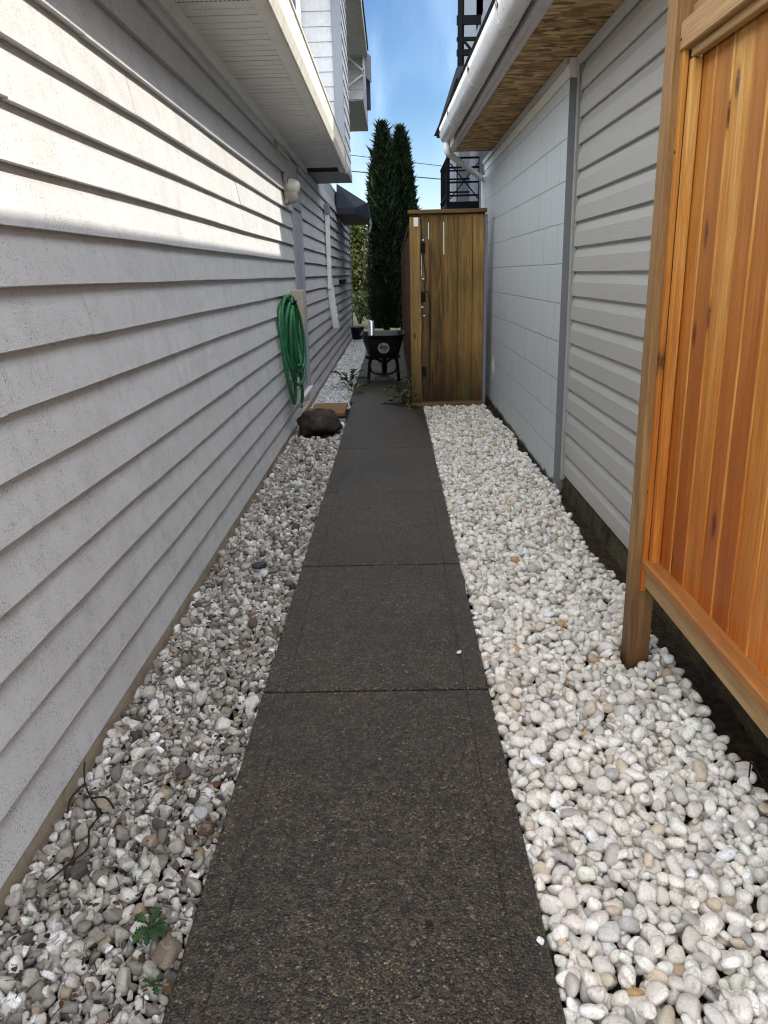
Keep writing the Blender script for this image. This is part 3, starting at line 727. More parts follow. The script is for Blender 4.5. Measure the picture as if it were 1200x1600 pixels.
# far upper bay with its own eave
b = MB(); b.box(-3.2, -0.51, 17.02, 20.5, 4.9, 7.2)
for k in range(13):
    z = 4.92+0.175*k
    b.add([(-3.2, 17.0, z), (-0.50, 17.0, z), (-0.50, 17.013, z+0.19), (-3.2, 17.013, z+0.19), (-3.2, 17.018, z), (-0.50, 17.018, z)], [(0,1,2,3), (0,1,5,4)])
b.build('upper_bay', SIDING, LH)
b = MB(); vs = []; fs = []
for i in range(28):
    y = 12.95+0.15*i
    for (yy, dz) in ((y, 0), (y+0.14, 0), (y+0.145, 0.012)): vs += [(-3.0, yy, 5.645+dz), (-0.47, yy, 5.645+dz)]
for i in range(len(vs)//2-1): fs.append((2*i, 2*i+1, 2*i+3, 2*i+2))
b.add(vs, fs); b.build('upper_soffit', SOFFITPLAIN, LH)
MB().box(-0.47, -0.40, 9.0, 17.0, 5.62, 5.82, 0.004).build('upper_fascia', DIRTYWHITE, LH)
MB().prism([(-0.38, 5.78), (-0.38, 5.86), (-3.4, 7.2), (-3.4, 7.1)], 9.0, 17.1).build('upper_roof', SHINGLE, LH)
b = MB().box(-0.44, -0.36, 17.02, 17.06, 4.72, 5.62, 0.003); b.build('bay_downspout', DARKBLUE, LH)
ant = MB().add([(-0.46, 16.8, 5.72), (-0.33, 16.8, 5.62), (-0.33, 16.83, 5.17), (-0.46, 16.83, 5.30), (-0.46, 16.84, 5.72), (-0.33, 16.84, 5.62), (-0.33, 16.87, 5.17), (-0.46, 16.87, 5.30)], [(0,1,2,3), (4,5,6,7), (0,1,5,4), (1,2,6,5), (2,3,7,6), (3,0,4,7)]).build('eave_panel', NEIGHBOR, LH)
b = MB(); b.beam((-0.78, 16.8, 5.62), (-0.47, 16.8, 5.36), 0.03, 0.03); b.beam((-0.78, 16.8, 5.12), (-0.47, 16.8, 5.32), 0.03, 0.03); b.beam((-0.47, 16.8, 5.28), (-0.47, 16.8, 5.68), 0.03, 0.03)
b.build('panel_bracket', WHITEPAINT, ant)
# porch roof beside the far wall
AY0, AY1 = 17.0, 19.6
b = MB()
b.add([(XL, AY0+0.35, 3.42), (-0.74, AY0, 2.92), (XL, AY0, 2.92), (-0.50, AY0+0.55, 3.04), (-0.45, AY0+0.55, 2.72), (-0.45, AY1, 2.72), (-0.50, AY1, 3.04), (XL, AY1, 3.42), (-0.74, AY0, 2.80), (XL, AY0, 2.80)],
      [(2,1,0), (0,1,3), (1,4,3), (3,4,5,6), (0,3,6,7), (9,8,1,2), (8,4,1)])
pr = b.build('porch_roof', DARKBLUE, LH)
MB().add([(XL, AY0+0.01, 2.805), (-0.74, AY0+0.01, 2.805), (-0.46, AY0+0.55, 2.725), (-0.46, AY1, 2.725), (XL, AY1, 2.725)], [(0,1,2,3,4)]).build('porch_soffit', paint('brown_porch_soffit', (0.10, 0.07, 0.045)), pr)
MB().tube([(-0.46, AY0+0.6, 2.72), (-0.44, AY0+0.6, 2.6), (-0.47, AY0+0.6, 2.48), (-0.6, AY0+0.6, 2.40)], 0.03, 8).build('porch_gutter_elbow', SLATEBLUE, pr)

# ------------------------------------------------------------------ right house
RH = thing('house', (1.6, 6.0, 0), 'grey house with vinyl siding, painted block wall and bare board eave on the right', 'house')
XW, XS, YB0, YB1 = 1.215, 1.285, 5.80, 10.75
b = MB(); EXV = 0.1655; zb = 0.09
for k in range(18):
    z = zb+EXV*k
    b.prism([(XS+0.030, z+0.006), (XS+0.005, z), (XS, z+0.005), (XS+0.002, z+0.098), (XS+0.005, z+0.106), (XS+0.021, z+0.150), (XS+0.023, z+EXV+0.014), (XS+0.036, z+EXV+0.014)], -0.8, YB0-0.01)
b.box(XS+0.037, XS+5, -0.79, YB0-0.01, 0.07, 2.94)
b.build('vinyl_siding', VINYL, RH)
bm_v, bm_f = [], []
MB().box(XW, XW+0.2, YB0, YB1, -0.12, 2.825, 0.006).build('block_wall', BLOCK, RH)
b = MB(); b.add(*bumpy(0, 1, 0, 1, 0, 0.0, 1, 1, 1)) if False else None
vs = []; fs = []; r = np.random.default_rng(9); nyf, nzf = 150, 5
for j in range(nyf+1):
    for i in range(nzf+1):
        zz = -0.2+0.285*i/nzf
        vs.append((XS+0.012-0.03*(1-i/nzf)+float(r.normal(0, 0.004)), -0.8+6.62*j/nyf, zz))
for j in range(nyf):
    for i in range(nzf):
        q = j*(nzf+1)+i; fs.append((q, q+1, q+nzf+2, q+nzf+1))
MB().add(vs, fs, smooth=True).box(XS+0.02, XS+0.2, -0.79, YB0-0.012, -0.2, 0.088).build('foundation', DARKFOUND, RH)
b = MB(); b.prism([(XW-0.004, 2.825), (XW-0.006, 2.945), (XW+0.05, 2.945), (XW+0.05, 2.825)], YB0, YB1+0.02); b.build('frieze', SOFFITPLAIN, RH)
MB().prism([(XW-0.03, 2.905), (XW-0.012, 2.905), (XW-0.012, 2.947), (XW-0.03, 2.947)], YB0, YB1).prism([(XS-0.03, 2.905), (XS-0.005, 2.895), (XS-0.005, 2.947), (XS-0.03, 2.947)], -0.8, YB0).build('soffit_channel', VINYL, RH)
MB().box(XW+0.001, XS+0.01, YB0-0.006, YB0-0.001, -0.1, 2.823).build('wall_end', paint('dark_grey_end_paint', (0.16, 0.168, 0.172), amt=0.4), RH)
MB().box(XS-0.018, XS+0.02, YB0-0.034, YB0-0.012, 0.05, 2.94, 0.003).box(XS-0.022, XS-0.008, YB0-0.04, YB0-0.008, 0.05, 2.94, 0.002).build('corner_trim', paint('grey_corner_trim', (0.36, 0.36, 0.345), amt=0.4), RH)
SHR = -0.022; YR = 5.0; YE0, YE1 = -0.9, 9.95
MB().prism([(0.868, 2.952), (XS, 2.952), (XS, 2.966), (0.868, 2.966)], YE0, YE1, shear=0.0).build('soffit', OSB, RH) if False else None
b = MB(); n = 10
top = [(0.868+SHR*(y-YR), y, 2.952) for y in (YE0, YE1)]
b.add([top[0], (XS, YE0, 2.952), (XS, YE1, 2.952), top[1]] + [(p[0], p[1], 2.965) for p in (top[0], (XS, YE0), (XS, YE1), top[1])], [(0,1,2,3), (4,5,6,7), (0,1,5,4), (2,3,7,6)])
b.build('soffit', OSB, RH)
b = MB(); b.prism([(0.832, 2.945), (0.866, 2.945), (0.866, 2.985), (0.832, 2.985)], YE0, YE1, shear=SHR, yref=YR)
b.prism([(0.803, 2.965), (0.831, 2.955), (0.831, 3.14), (0.803, 3.14)], YE0, YE1+0.01, shear=SHR, yref=YR)
b.build('fascia', paint('faded_fascia_paint', (0.50, 0.47, 0.46), (0.30, 0.24, 0.22), 0.6, 0.65, scale=9), RH)
gp = [(0.640, 3.105), (0.653, 3.100), (0.648, 3.07), (0.645, 3.045), (0.649, 3.015), (0.660, 2.988), (0.680, 2.966), (0.706, 2.955), (0.733, 2.954), (0.754, 2.961), (0.768, 2.974), (0.775, 2.992), (0.778, 3.03)]
gp = gp+[(0.778, 3.10), (0.772, 3.10)]+[(0.71+(x-0.71)*0.94, 3.03+(z-3.03)*0.94) for x, z in reversed(gp[2:])]
gg = MB().prism(gp, YE0, 9.32, shear=SHR, yref=YR, smooth=False).build('gutter', GUTTER, RH)
for p in gg.data.polygons: p.use_smooth = len(p.vertices) == 4
for yj in (3.2, 5.15, 6.6, 8.3):
    b = MB(); b.prism([(0.722+SHR*(yj-YR)+(x-0.722)*1.03, 3.03+(z-3.03)*1.03) for x, z in gp[:13]]+[(0.722+SHR*(yj-YR)+(x-0.722)*1.005, 3.03+(z-3.03)*1.005) for x, z in reversed(gp[:13])], yj, yj+0.05); b.build('gutter_joint', GUTTER, gg)

b = MB().prism([(x, z) for x, z in gp[:13]]+[(0.793, 3.10)], 9.32, 9.325, shear=SHR, yref=YR); b.build('gutter_end_cap', GUTTER, gg)
DS = MB()
dx = 0.72+SHR*4.3
pts = [(dx, 9.24, 2.96), (dx, 9.25, 2.87), (dx+0.03, 9.28, 2.83)]
DS.tube(pts, 0.034, 10); DS.beam((dx+0.02, 9.27, 2.845), (1.19, 9.9+0.9, 2.74), 0.062, 0.05, 0.008); DS.beam((1.205, 10.83, 2.78), (1.205, 10.83, 0.05), 0.05, 0.07, 0.006)
DS.build('downspout', WHITEPAINT, RH)
# roof: steep slope to flat deck, unseen ridge placed to shade left siding
zr, xr = 4.35, 1.70
b = MB(); e0, e1 = 0.63+SHR*(YE0-YR), 0.63+SHR*(YE1-YR)
b.add([(e0, YE0, 3.135), (e1, YE1+0.03, 3.135), (xr, YE1+0.65, zr), (xr, YE0, zr), (7, YE0, zr), (7, YE1+0.65, zr), (e0+0.1, YE0, 3.12), (e1+0.1, YE1+0.03, 3.12), (xr+0.12, YE1+0.65, zr-0.15), (xr+0.12, YE0, zr-0.15), (7, YE1+0.65, 2.95), (7, YE0, 2.95), (XS, YE1+0.0, 2.97)],
      [(0,1,2,3), (3,2,5,4), (0,6,7,1), (1,7,8,2), (6,9,8,7), (2,8,12,10,5)])
b.build('roof', SHINGLE, RH)
MB().box(XW+0.2, 7, YB1-0.05, YB1, -0.1, 2.95).build('end_wall', BLOCK, RH)
# scuffed patch of bare white on the block wall
b = MB(); r = random.Random(4)
for i in range(9):
    y = 9.38+0.04*i; h = 0.15*math.sin(math.pi*(i+0.8)/9.6)+r.uniform(-0.02, 0.02)
    zc = 0.50+r.uniform(-0.02, 0.02)
    pts = []
    for k in range(9):
        t = k/8; pts.append((y+r.uniform(-0.006, 0.006), zc-h+2*h*t, 0.021*math.sin(math.pi*t)+0.003))
    vs = []
    for (yy, zz, w) in pts: vs += [(XW-0.004, yy-w, zz), (XW-0.004, yy+w, zz)]
    b.add(vs, [(2*k, 2*k+1, 2*k+3, 2*k+2) for k in range(8)])
b.build('paint_scuff', MatB('white_scuff', 0.8, 0.2).fin((0.86, 0.87, 0.86)), RH)

# ------------------------------------------------------------------ cedar privacy screen at the right
CF = thing('cedar_fence', (1.0, 3.0, 0), 'new orange cedar privacy screen with framed vertical boards by the grey siding', 'fence')
XP = 0.966
MB().box(XP, XP+0.092, 2.962, 3.054, -0.15, 2.95, 0.004).build('post', CEDARPOST, CF)
MB().box(XP, XP+0.092, 1.05, 1.142, -0.15, 2.95, 0.004).build('post', CEDARPOST, CF)
b = MB(); y = 2.925; r = random.Random(12); i = 0
while y > 1.15:
    w = r.choice([0.092, 0.135, 0.14, 0.14, 0.12]); y0 = max(y-w, 1.145)
    if y-y0 > 0.03:
        v = r.random(); b.box(1.048+r.uniform(-0.002, 0.002), 1.066, y0+0.0015, y-0.0015, 0.43, 2.32, 0.0075, v)
        if r.random() < 0.45: b.box(1.0455, 1.06, y0-0.004, y0+0.010, 0.43, 2.32, 0.003, 0.80)
    y = y0
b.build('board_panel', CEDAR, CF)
b = MB(); b.box(1.012, 1.046, 2.893, 2.930, 0.462, 2.262, 0.003, 0.8); b.build('stop_trim', CEDAR, CF)
MB().box(0.993, 1.012, 2.930, 2.962, 0.33, 2.30, 0.003, 0.55).build('stop_trim', CEDAR, CF)
b = MB(); b.box(0.990, 1.060, 1.142, 2.955, 0.432, 0.468, 0.004, 0.45); b.build('bottom_rail', CEDARY, CF)
MB().box(1.004, 1.040, 1.142, 2.952, 0.352, 0.4315, 0.004, 0.75).build('skirt_board', CEDARLOW, CF)
MB().box(0.985, 1.070, 1.142, 2.960, 2.292, 2.382, 0.004, 0.7).build('top_rail', CEDARLOW, CF)
MB().box(1.008, 1.036, 1.142, 2.905, 2.262, 2.291, 0.003, 0.85).build('top_trim', CEDARLOW, CF)
MB().box(1.02, 1.062, 1.142, 2.955, 2.383, 2.43, 0.003, 0.8).build('topper_rail', CEDARLOW, CF)
y = 2.93
while y > 1.2:
    MB().box(1.025, 1.05, y-0.035, y, 2.431, 2.86, 0.003).build('topper_slat', CEDAR, CF); y -= 0.15
MB().box(1.0, 1.075, 1.142, 2.960, 2.861, 2.90, 0.004, 0.7).build('cap_rail', CEDARLOW, CF)
for (yy, zz) in ((2.945, 2.325), (2.945, 1.98), (2.945, 0.75)):
    b = MB(); b.lathe([(0.0, 0.0015), (0.0045, 0.001), (0.005, 0.0)], (0.9845 if zz > 2.3 else 0.9925, yy, zz), (-1, 0, 0), 10); b.build('screw_head', BLACKSTEEL, CF)

# ------------------------------------------------------------------ weathered gate across the pebble strip
GT = thing('wooden_gate', (0.65, 9.7, 0), 'weathered brown board gate standing across the end of the white pebbles', 'gate')
bd = [(0.213, 0.338), (0.352, 0.440), (0.4435, 0.619), (0.6235, 0.784), (0.789, 0.960), (0.966, 1.096)]
b = MB()
for i, (a0, a1) in enumerate(bd[1:]):
    tilt = (0, 0.0, 0.0, 0, 0)[i]; cxm = (a0+a1)/2; yy = 9.70+random.uniform(-0.004, 0.004)
    wtop = (0.001, 0.002, 0.001, 0.001, 0.001)[i]; x0_, x1_ = bd[1:][i][0]-0.0005, a1
    q = [(x0_, yy, 0.05), (x1_, yy, 0.05), (x1_-0.001, yy, 1.75), (x1_-wtop, yy, 2.245), (x0_+wtop*0.3, yy, 2.245), (x0_+0.001, yy, 1.6)]
    q2 = [(x, y+0.02, z) for x, y, z in q]
    b.add(q+q2, [tuple(range(6)), tuple(range(11, 5, -1))]+[(k, (k+1) % 6, 6+(k+1) % 6, 6+k) for k in range(6)])
b.build('boards', OLDWOOD, GT)
for xj, zt in ((0.4405, 1.98), (0.620, 1.80), (0.7865, 2.24), (0.963, 2.24)): MB().box(xj-0.025, xj+0.025, 9.7265, 9.738, 0.15, zt).build('light_block_batten', REDWOOD, GT)  # battens added out of sight to block light through the board gaps
MB().box(*bd[0], 9.665, 9.757, -0.1, 2.225, 0.005).build('post', OLDWOOD, GT)
MB().box(0.195, 1.125, 9.645, 9.775, 2.262, 2.305, 0.004).build('cap_rail', OLDWOODX, GT)
MB().box(0.213, 1.11, 9.74, 9.778, 2.17, 2.26, 0.003).build('back_rail', OLDWOODX, GT)
MB().box(0.345, 1.09, 9.725, 9.763, 0.06, 0.14, 0.004).build('back_rail', OLDWOODX, GT)
MB().box(0.21, 1.12, 9.64, 9.70, -0.05, 0.035, 0.006).build('bottom_board', OLDWOODX, GT)
for zz in (1.88, 1.32, 0.42):
    MB().box(0.350, 0.395, 9.688, 9.698, zz-0.06, zz+0.06, 0.002).tube([(0.345, 9.692, zz-0.065), (0.345, 9.692, zz+0.065)], 0.008, 8).build('hinge', BLACKSTEEL, GT)
MB().box(0.262, 0.318, 9.655, 9.663, 2.12, 2.22, 0.003).build('tag', WHITEPAINT, GT)
MB().box(1.098, 1.14, 9.72, 9.80, -0.1, 2.24, 0.004).build('jamb', SLATEBLUE, GT)
# black cable with plugs hanging down the gate
EC = thing('power_cord', (0.37, 9.69, 0), 'thin black cable with small plugs hanging down the brown gate boards', 'cable')
pts = [(0.345, 9.68, 2.20), (0.35, 9.678, 2.0), (0.375, 9.678, 1.75), (0.40, 9.676, 1.55), (0.385, 9.675, 1.43), (0.40, 9.674, 1.385), (0.435, 9.676, 1.36), (0.452, 9.68, 1.2), (0.448, 9.682, 0.9), (0.440, 9.682, 0.5), (0.438, 9.682, 0.25)]
def smooth_path(pts, k=5):
    P = [Vector(p) for p in pts]; out = []
    for i in range(len(P)-1):
        p0, p1, p2, p3 = P[max(i-1, 0)], P[i], P[i+1], P[min(i+2, len(P)-1)]
        for j in range(k):
            t = j/k
            out.append(0.5*((2*p1)+(p2-p0)*t+(2*p0-5*p1+4*p2-p3)*t*t+(3*p1-p0-3*p2+p3)*t**3))
    out.append(P[-1]); return out
MB().tube(smooth_path(pts), 0.006, 6).tube(smooth_path([(0.345, 9.68, 2.2), (0.343, 9.679, 1.6), (0.347, 9.679, 1.0), (0.342, 9.68, 0.5), (0.36, 9.68, 0.15)]), 0.005, 6).build('cable', RUBBER, EC)
for (xx, zz) in ((0.372, 1.97), (0.37, 1.53), (0.355, 1.2), (0.378, 1.10)):
    MB().box(xx-0.012, xx+0.012, 9.668, 9.684, zz-0.008, zz+0.008, 0.003).build('plug', WHITEPAINT, EC)

# side fence running on from the gate
SF = thing('side_fence', (0.25, 15.0, 0), 'red-brown board fence running away behind the gate beside the wheelbarrow', 'fence')
b = MB(); y = 9.80; r = random.Random(3)
while y < 20.0:
    b.box(0.225+r.uniform(-0.004, 0.004), 0.245, y, y+0.137, 0.04, 2.10+r.uniform(-0.008, 0.008), 0.003); y += 0.142
b.build('boards', REDWOOD, SF)
MB().box(0.246, 0.284, 9.80, 20, 0.3, 0.39).build('rail', REDWOOD, SF)
MB().box(0.246, 0.284, 9.80, 20, 1.8, 1.89).build('rail', REDWOOD, SF)
MB().box(0.205, 0.30, 9.80, 20, 2.112, 2.15, 0.003).build('cap_rail', REDWOOD, SF)

# ------------------------------------------------------------------ neighbouring building and fire escape
AB = thing('apartment_building', (3.0, 18, 0), 'blue-grey apartment building behind the right house roof', 'building')
MB().box(2.02, 9, 12.7, 25, -0.1, 8.5).build('wall', NEIGHBOR, AB)  # unseen block, placed and sized to shade the far left wall
MB().box(1.74, 2.02, 21.4, 25, -0.1, 6.4).build('wing_wall', NEIGHBOR, AB)
dr = MB().box(2.04, 2.12, 21.36, 21.395, 3.15, 5.1, 0.004).build('door_frame', WHITEPAINT, AB)
MB().box(2.13, 2.6, 21.37, 21.392, 3.15, 5.0, 0.004).build('door', SLATEBLUE, AB)
FE = thing('fire_escape', (1.8, 20, 3.0), 'black steel fire escape with landing rails and stair against the blue-grey building', 'fire escape')
MB().box(1.28, 2.6, 19.0, 21.38, 3.0, 3.14, 0.005).build('landing', BLACKSTEEL, FE)
b = MB()
def bar(p, q, w=0.045): b.beam(p, q, w, w)
zt, zb_ = 4.08, 3.14
for yy in (19.02, 21.3):
    for zz in (4.06, 3.86, 3.27, 3.55): bar((1.28, yy, zz), (2.6, yy, zz), 0.04)
for zz in (4.06, 3.27): bar((1.29, 19.02, zz), (1.29, 21.36, zz), 0.04)
for i in range(7): bar((1.29, 19.1+0.36*i, 3.14), (1.29, 19.1+0.36*i, 4.06), 0.022)
for xx in (1.30, 1.52, 2.03, 2.22, 2.42): bar((xx, 19.02, 3.14), (xx, 19.02, 4.06), 0.05 if xx in (1.30, 2.03) else 0.028)
bar((1.36, 19.02, 3.95), (2.0, 19.02, 3.2), 0.025); bar((1.36, 19.02, 3.2), (2.0, 19.02, 3.95), 0.025); bar((2.05, 19.02, 3.86), (2.4, 19.02, 4.35), 0.03)
b.build('railing', BLACKSTEEL, FE)
b = MB(); bar((1.56, 19.0, 5.6), (1.58, 19.0, 9.0), 0.09); bar((1.52, 19.0, 5.65), (1.31, 19.0, 4.45), 0.09); bar((1.31, 19.0, 4.5), (1.31, 19.0, 3.1), 0.08); bar((1.66, 19.3, 5.2), (1.66, 19.3, 9.0), 0.05)
b.build('post', BLACKSTEEL, FE)
b = MB()
for (z, h) in ((6.78, 0.17), (6.42, 0.07), (6.16, 0.12), (5.66, 0.12), (5.25, 0.11), (4.80, 0.10)): b.box(1.5 if z > 5.5 else 1.40, 2.3, 18.98, 19.06, z-h/2, z+h/2)
b.beam((1.62, 19.0, 6.42), (2.05, 19.0, 5.95), 0.05, 0.05)
b.build('stair_treads', BLACKSTEEL, FE)
MB().box(1.6, 2.5, 19.1, 20.4, 5.3, 5.95).build('upper_landing', DARKBLUE, FE)
MB().box(2.02, 2.8, 18.6, 20.0, 6.8, 7.9, 0.01).build('upper_box', DARKBLUE, FE)
MB().prism([(1.085, 4.55), (1.085, 4.70), (1.13, 4.72), (2.0, 4.72), (2.0, 4.60), (1.13, 4.55)], 13.8, 19.5).build('canopy', DARKBLUE, FE)

# ------------------------------------------------------------------ trees and bushes
def foliage(name, pts, nrm, size, cols, rng, parent, elong=1.8):
    """many small leaf blades at pts, pointing along nrm."""
    n = len(pts); d = nrm+rng.normal(0, 0.45, (n, 3)); d /= np.linalg.norm(d, axis=1)[:, None]
    u = np.cross(d, rng.normal(size=(n, 3))); u /= np.linalg.norm(u, axis=1)[:, None]
    s = size*rng.uniform(0.6, 1.4, n)[:, None]
    V = np.stack([pts-u*s*0.5, pts+d*s*elong*0.5-u*s*0.15, pts+d*s*elong, pts+u*s*0.5], 1).reshape(-1, 3)
    F = np.arange(n*4).reshape(-1, 4)
    c = np.repeat(cols, 4, axis=0)
    return np_mesh(name, V, F, FOLI, c, False, parent)
def cypress(x, y, h, rad, label, seed, n):
    rng = np.random.default_rng(seed)
    T = thing('cypress_tree', (x, y, 0), label, 'tree', 'cypress trees at the end of the alley')
    MB().tube([(x, y, -0.1), (x+0.02, y, h*0.5), (x, y, h*0.95)], [0.09, 0.05, 0.01], 8).build('trunk', BARK, T)
    t = rng.uniform(0, 1, n)**0.9; z = 0.12+t*(h-0.12)
    prof = np.interp(t, [0, 0.1, 0.35, 0.6, 0.78, 0.9, 0.97, 1.0], [0.85, 0.95, 1.0, 0.93, 0.72, 0.42, 0.16, 0.02])*rad
    th = rng.uniform(0, 2*np.pi, n)
    lump = 1+0.05*np.sin(29*th+z*17)+0.10*np.sin(3*th+z*2.3+seed)+0.08*np.sin(7*th-z*5.1)+0.06*np.sin(13*th+z*11)
    rr = prof*lump*np.sqrt(rng.uniform(0.25, 1.0, n))*np.exp(rng.normal(0, 0.03, n))
    P = np.stack([x+rr*np.cos(th), y+rr*np.sin(th), z], 1)
    N = np.stack([np.cos(th)*0.55, np.sin(th)*0.55, np.full(n, 0.95)], 1)
    base = np.array([[0.010, 0.022, 0.008]]); c = base*np.exp(rng.normal(0, 0.35, (n, 1)))
    tip = (rng.uniform(size=n) < 0.12); c[tip] = np.array([0.055, 0.085, 0.022])
    foliage('crown', P, N, 0.040*np.exp(rng.normal(0, 0.35, n))[:, None], c, rng, T, 2.6)
    return T
cypress(-0.19, 22.6, 5.36, 0.44, 'tall dark cypress with the higher tip, on the left of the pair', 21, 52000)
cypress(0.29, 22.9, 5.30, 0.43, 'dark cypress with the lower, right-hand tip of the pair', 33, 48000)
def bush(x, y, z, rx, ry, rz, n, col, label, seed, size=0.09):
    rng = np.random.default_rng(seed)
    T = thing('bush', (x, y, 0), label, 'bush', 'sunlit bushes beyond the alley')
    b = MB()
    for k in range(6):
        a = rng.uniform(0, 6.28); b.tube([(x, y, -0.1), (x+0.4*rx*math.cos(a), y+0.4*ry*math.sin(a), z*0.6), (x+0.7*rx*math.cos(a), y+0.7*ry*math.sin(a), z+rz*0.4)], [0.05, 0.03, 0.01], 6)
    b.build('branches', BARK, T)
    k = 26; cen = rng.normal(size=(k, 3)); cen /= np.linalg.norm(cen, axis=1)[:, None]; cen *= rng.uniform(0.35, 0.95, (k, 1))
    idx = rng.integers(0, k, n); off = rng.normal(0, 0.17, (n, 3))
    q = (cen[idx]+off); P = np.array([x, y, z])+q*np.array([rx, ry, rz]); P = P[P[:, 2] > 0]; m = len(P); q = q[:m]
    N = rng.normal(size=(m, 3)); N[:, 2] += 0.8
    c = np.array([col])*np.exp(rng.normal(0, 0.4, (m, 1)))
    foliage('leaves', P, N, size, c, rng, T, 1.5)
bush(-1.2, 28.5, 2.0, 1.1, 0.9, 1.7, 9000, (0.075, 0.09, 0.02), 'tall yellow-green sunlit bush between the far house corner and the cypress', 5)
bush(-2.6, 31.0, 1.9, 1.4, 1.2, 1.9, 7000, (0.06, 0.08, 0.02), 'darker green bush farther back past the far house corner', 6)
bush(-0.6, 27.2, 0.55, 0.8, 0.5, 0.5, 3500, (0.05, 0.07, 0.02), 'low green bush at the foot of the tall sunlit bush', 7, 0.06)

# overhead cables
for (z0, z1, lab) in ((6.42, 5.84, 'upper thin overhead cable crossing the sky behind the cypress'), (5.80, 5.34, 'lower thicker overhead cable crossing the sky behind the cypress')):
    P = [(-14+28*i/24, 35, z0+(z1-z0)*((-14+28*i/24)+1.7)/3.85*0.9 - 0.06*math.sin(math.pi*i/24)) for i in range(25)]
    tag(MB().tube(P, 0.014 if z0 > 6 else 0.022, 6).build('overhead_cable', CABLE), lab, 'cable', 'overhead cables')

# ------------------------------------------------------------------ hose
HS = thing('garden_hose', (XL+0.1, 8.2, 0.9), 'coiled green garden hose hanging on the white siding beside the door', 'hose')
r = random.Random(8)
b = MB()
strands = []
for i in range(8):
    top_z = 1.36+0.05*math.sin(i*1.7); cy = 8.10+0.05*i; hw = 0.46-0.028*i+r.uniform(-0.03, 0.03); bot = 0.46+0.04*((i*3) % 8)+r.uniform(-0.03, 0.03)
    if i == 0: bot = 0.31
    xo = XL+0.035+0.016*(i % 5)
    for k in range(26):
        t = 2*math.pi*k/26
        yy = cy+hw*(math.copysign(abs(math.sin(t))**0.8, math.sin(t)))
        cz = (top_z+bot)/2; hz = (top_z-bot)/2
        zz = cz+hz*math.copysign(abs(math.cos(t))**0.75, math.cos(t))
        yy += -0.20*(zz-bot)/(top_z-bot)+0.12
        strands.append((xo+0.022*math.sin(t*2+i)+0.02*(1-math.cos(t))*0.5, yy, zz))
strands += [(XL+0.06, 8.55, 0.9), (XL+0.07, 8.75, 0.5), (XL+0.07, 8.8, 0.3), (XL+0.05, 8.82, 0.2)]
b.tube(smooth_path(strands, 3), 0.019, 8); b.build('coil', HOSEM, HS)
MB().tube([(XL+0.005, 8.16, 1.335), (XL+0.13, 8.16, 1.335), (XL+0.135, 8.16, 1.36)], 0.012, 8).build('hook', BLACKSTEEL, HS)
MB().tube([(XL+0.005, 7.98, 1.335), (XL+0.13, 7.98, 1.335), (XL+0.135, 7.98, 1.36)], 0.012, 8).build('hook', BLACKSTEEL, HS)
MB().tube([(XL+0.05, 8.82, 0.24), (XL+0.05, 8.82, 0.15)], 0.02, 10).build('coupling', GALV, HS)

# ------------------------------------------------------------------ wheelbarrow
WB = thing('wheelbarrow', (-0.16, 12.1, 0), 'black wheelbarrow with a round pale badge parked on the path', 'wheelbarrow')
def rrect(w, d, r, n=6):
    out = []
    for (sx, sy, a0) in ((1, 1, 0), (-1, 1, 90), (-1, -1, 180), (1, -1, 270)):
        for k in range(n+1):
            a = math.radians(a0+90*k/n); out.append((sx*(w/2-r)+r*math.cos(a), sy*(d/2-r)+r*math.sin(a)))
    return out
def ring(w, d, r, cx, cy, z, tilt=0): return [(cx+x, cy+y, z+tilt*y) for x, y in rrect(w, d, r)]
b = MB(); cx, cy = -0.165, 12.35
rings = [ring(0.40, 0.62, 0.09, cx, cy, 0.43), ring(0.46, 0.70, 0.1, cx, cy, 0.455), ring(0.60, 0.92, 0.11, cx, cy, 0.70), ring(0.64, 0.98, 0.12, cx, cy, 0.775), ring(0.70, 1.04, 0.13, cx, cy, 0.785), ring(0.70, 1.04, 0.13, cx, cy, 0.80), ring(0.625, 0.965, 0.11, cx, cy, 0.795), ring(0.58, 0.90, 0.10, cx, cy, 0.70), ring(0.40, 0.64, 0.08, cx, cy, 0.47)]
rings = [[(x, y, z-0.08) for x, y, z in rg] for rg in rings]
n = len(rings[0]); vs = [p for rg in rings for p in rg]; fs = []
for i in range(len(rings)-1):
    for k in range(n): fs.append((i*n+k, i*n+(k+1) % n, (i+1)*n+(k+1) % n, (i+1)*n+k))
fs += [tuple(range(n)), tuple((len(rings)-1)*n+k for k in range(n))]
b.add(vs, fs, smooth=True); b.build('tray', BLACKPLASTIC, WB)
for s in (-1, 1):
    MB().tube([(cx+s*0.19, 12.2, 0.36), (cx+s*0.21, 11.98, 0.30), (cx+s*0.235, 11.93, 0.02)], 0.026, 10).build('leg', BLACKSTEEL, WB)
    MB().tube([(cx+s*0.24, 11.62, 0.42), (cx+s*0.20, 12.0, 0.36), (cx+s*0.12, 12.6, 0.30), (cx+s*0.06, 13.05, 0.2)], 0.022, 10).build('handle', BLACKSTEEL, WB)
MB().tube(smooth_path([(cx-0.215, 11.96, 0.26), (cx-0.16, 11.94, 0.15), (cx, 11.93, 0.13), (cx+0.16, 11.94, 0.15), (cx+0.215, 11.96, 0.26)]), 0.014, 8).build('leg_brace', BLACKSTEEL, WB)
wh = MB(); prof = []
for k in range(13):
    a = math.pi*2*k/12; prof.append((0.15+0.045*math.cos(a), 0.045*math.sin(a)))
wh.lathe(prof, (cx, 13.05, 0.195), (1, 0, 0), 28); wheel = wh.build('wheel', RUBBER, WB)
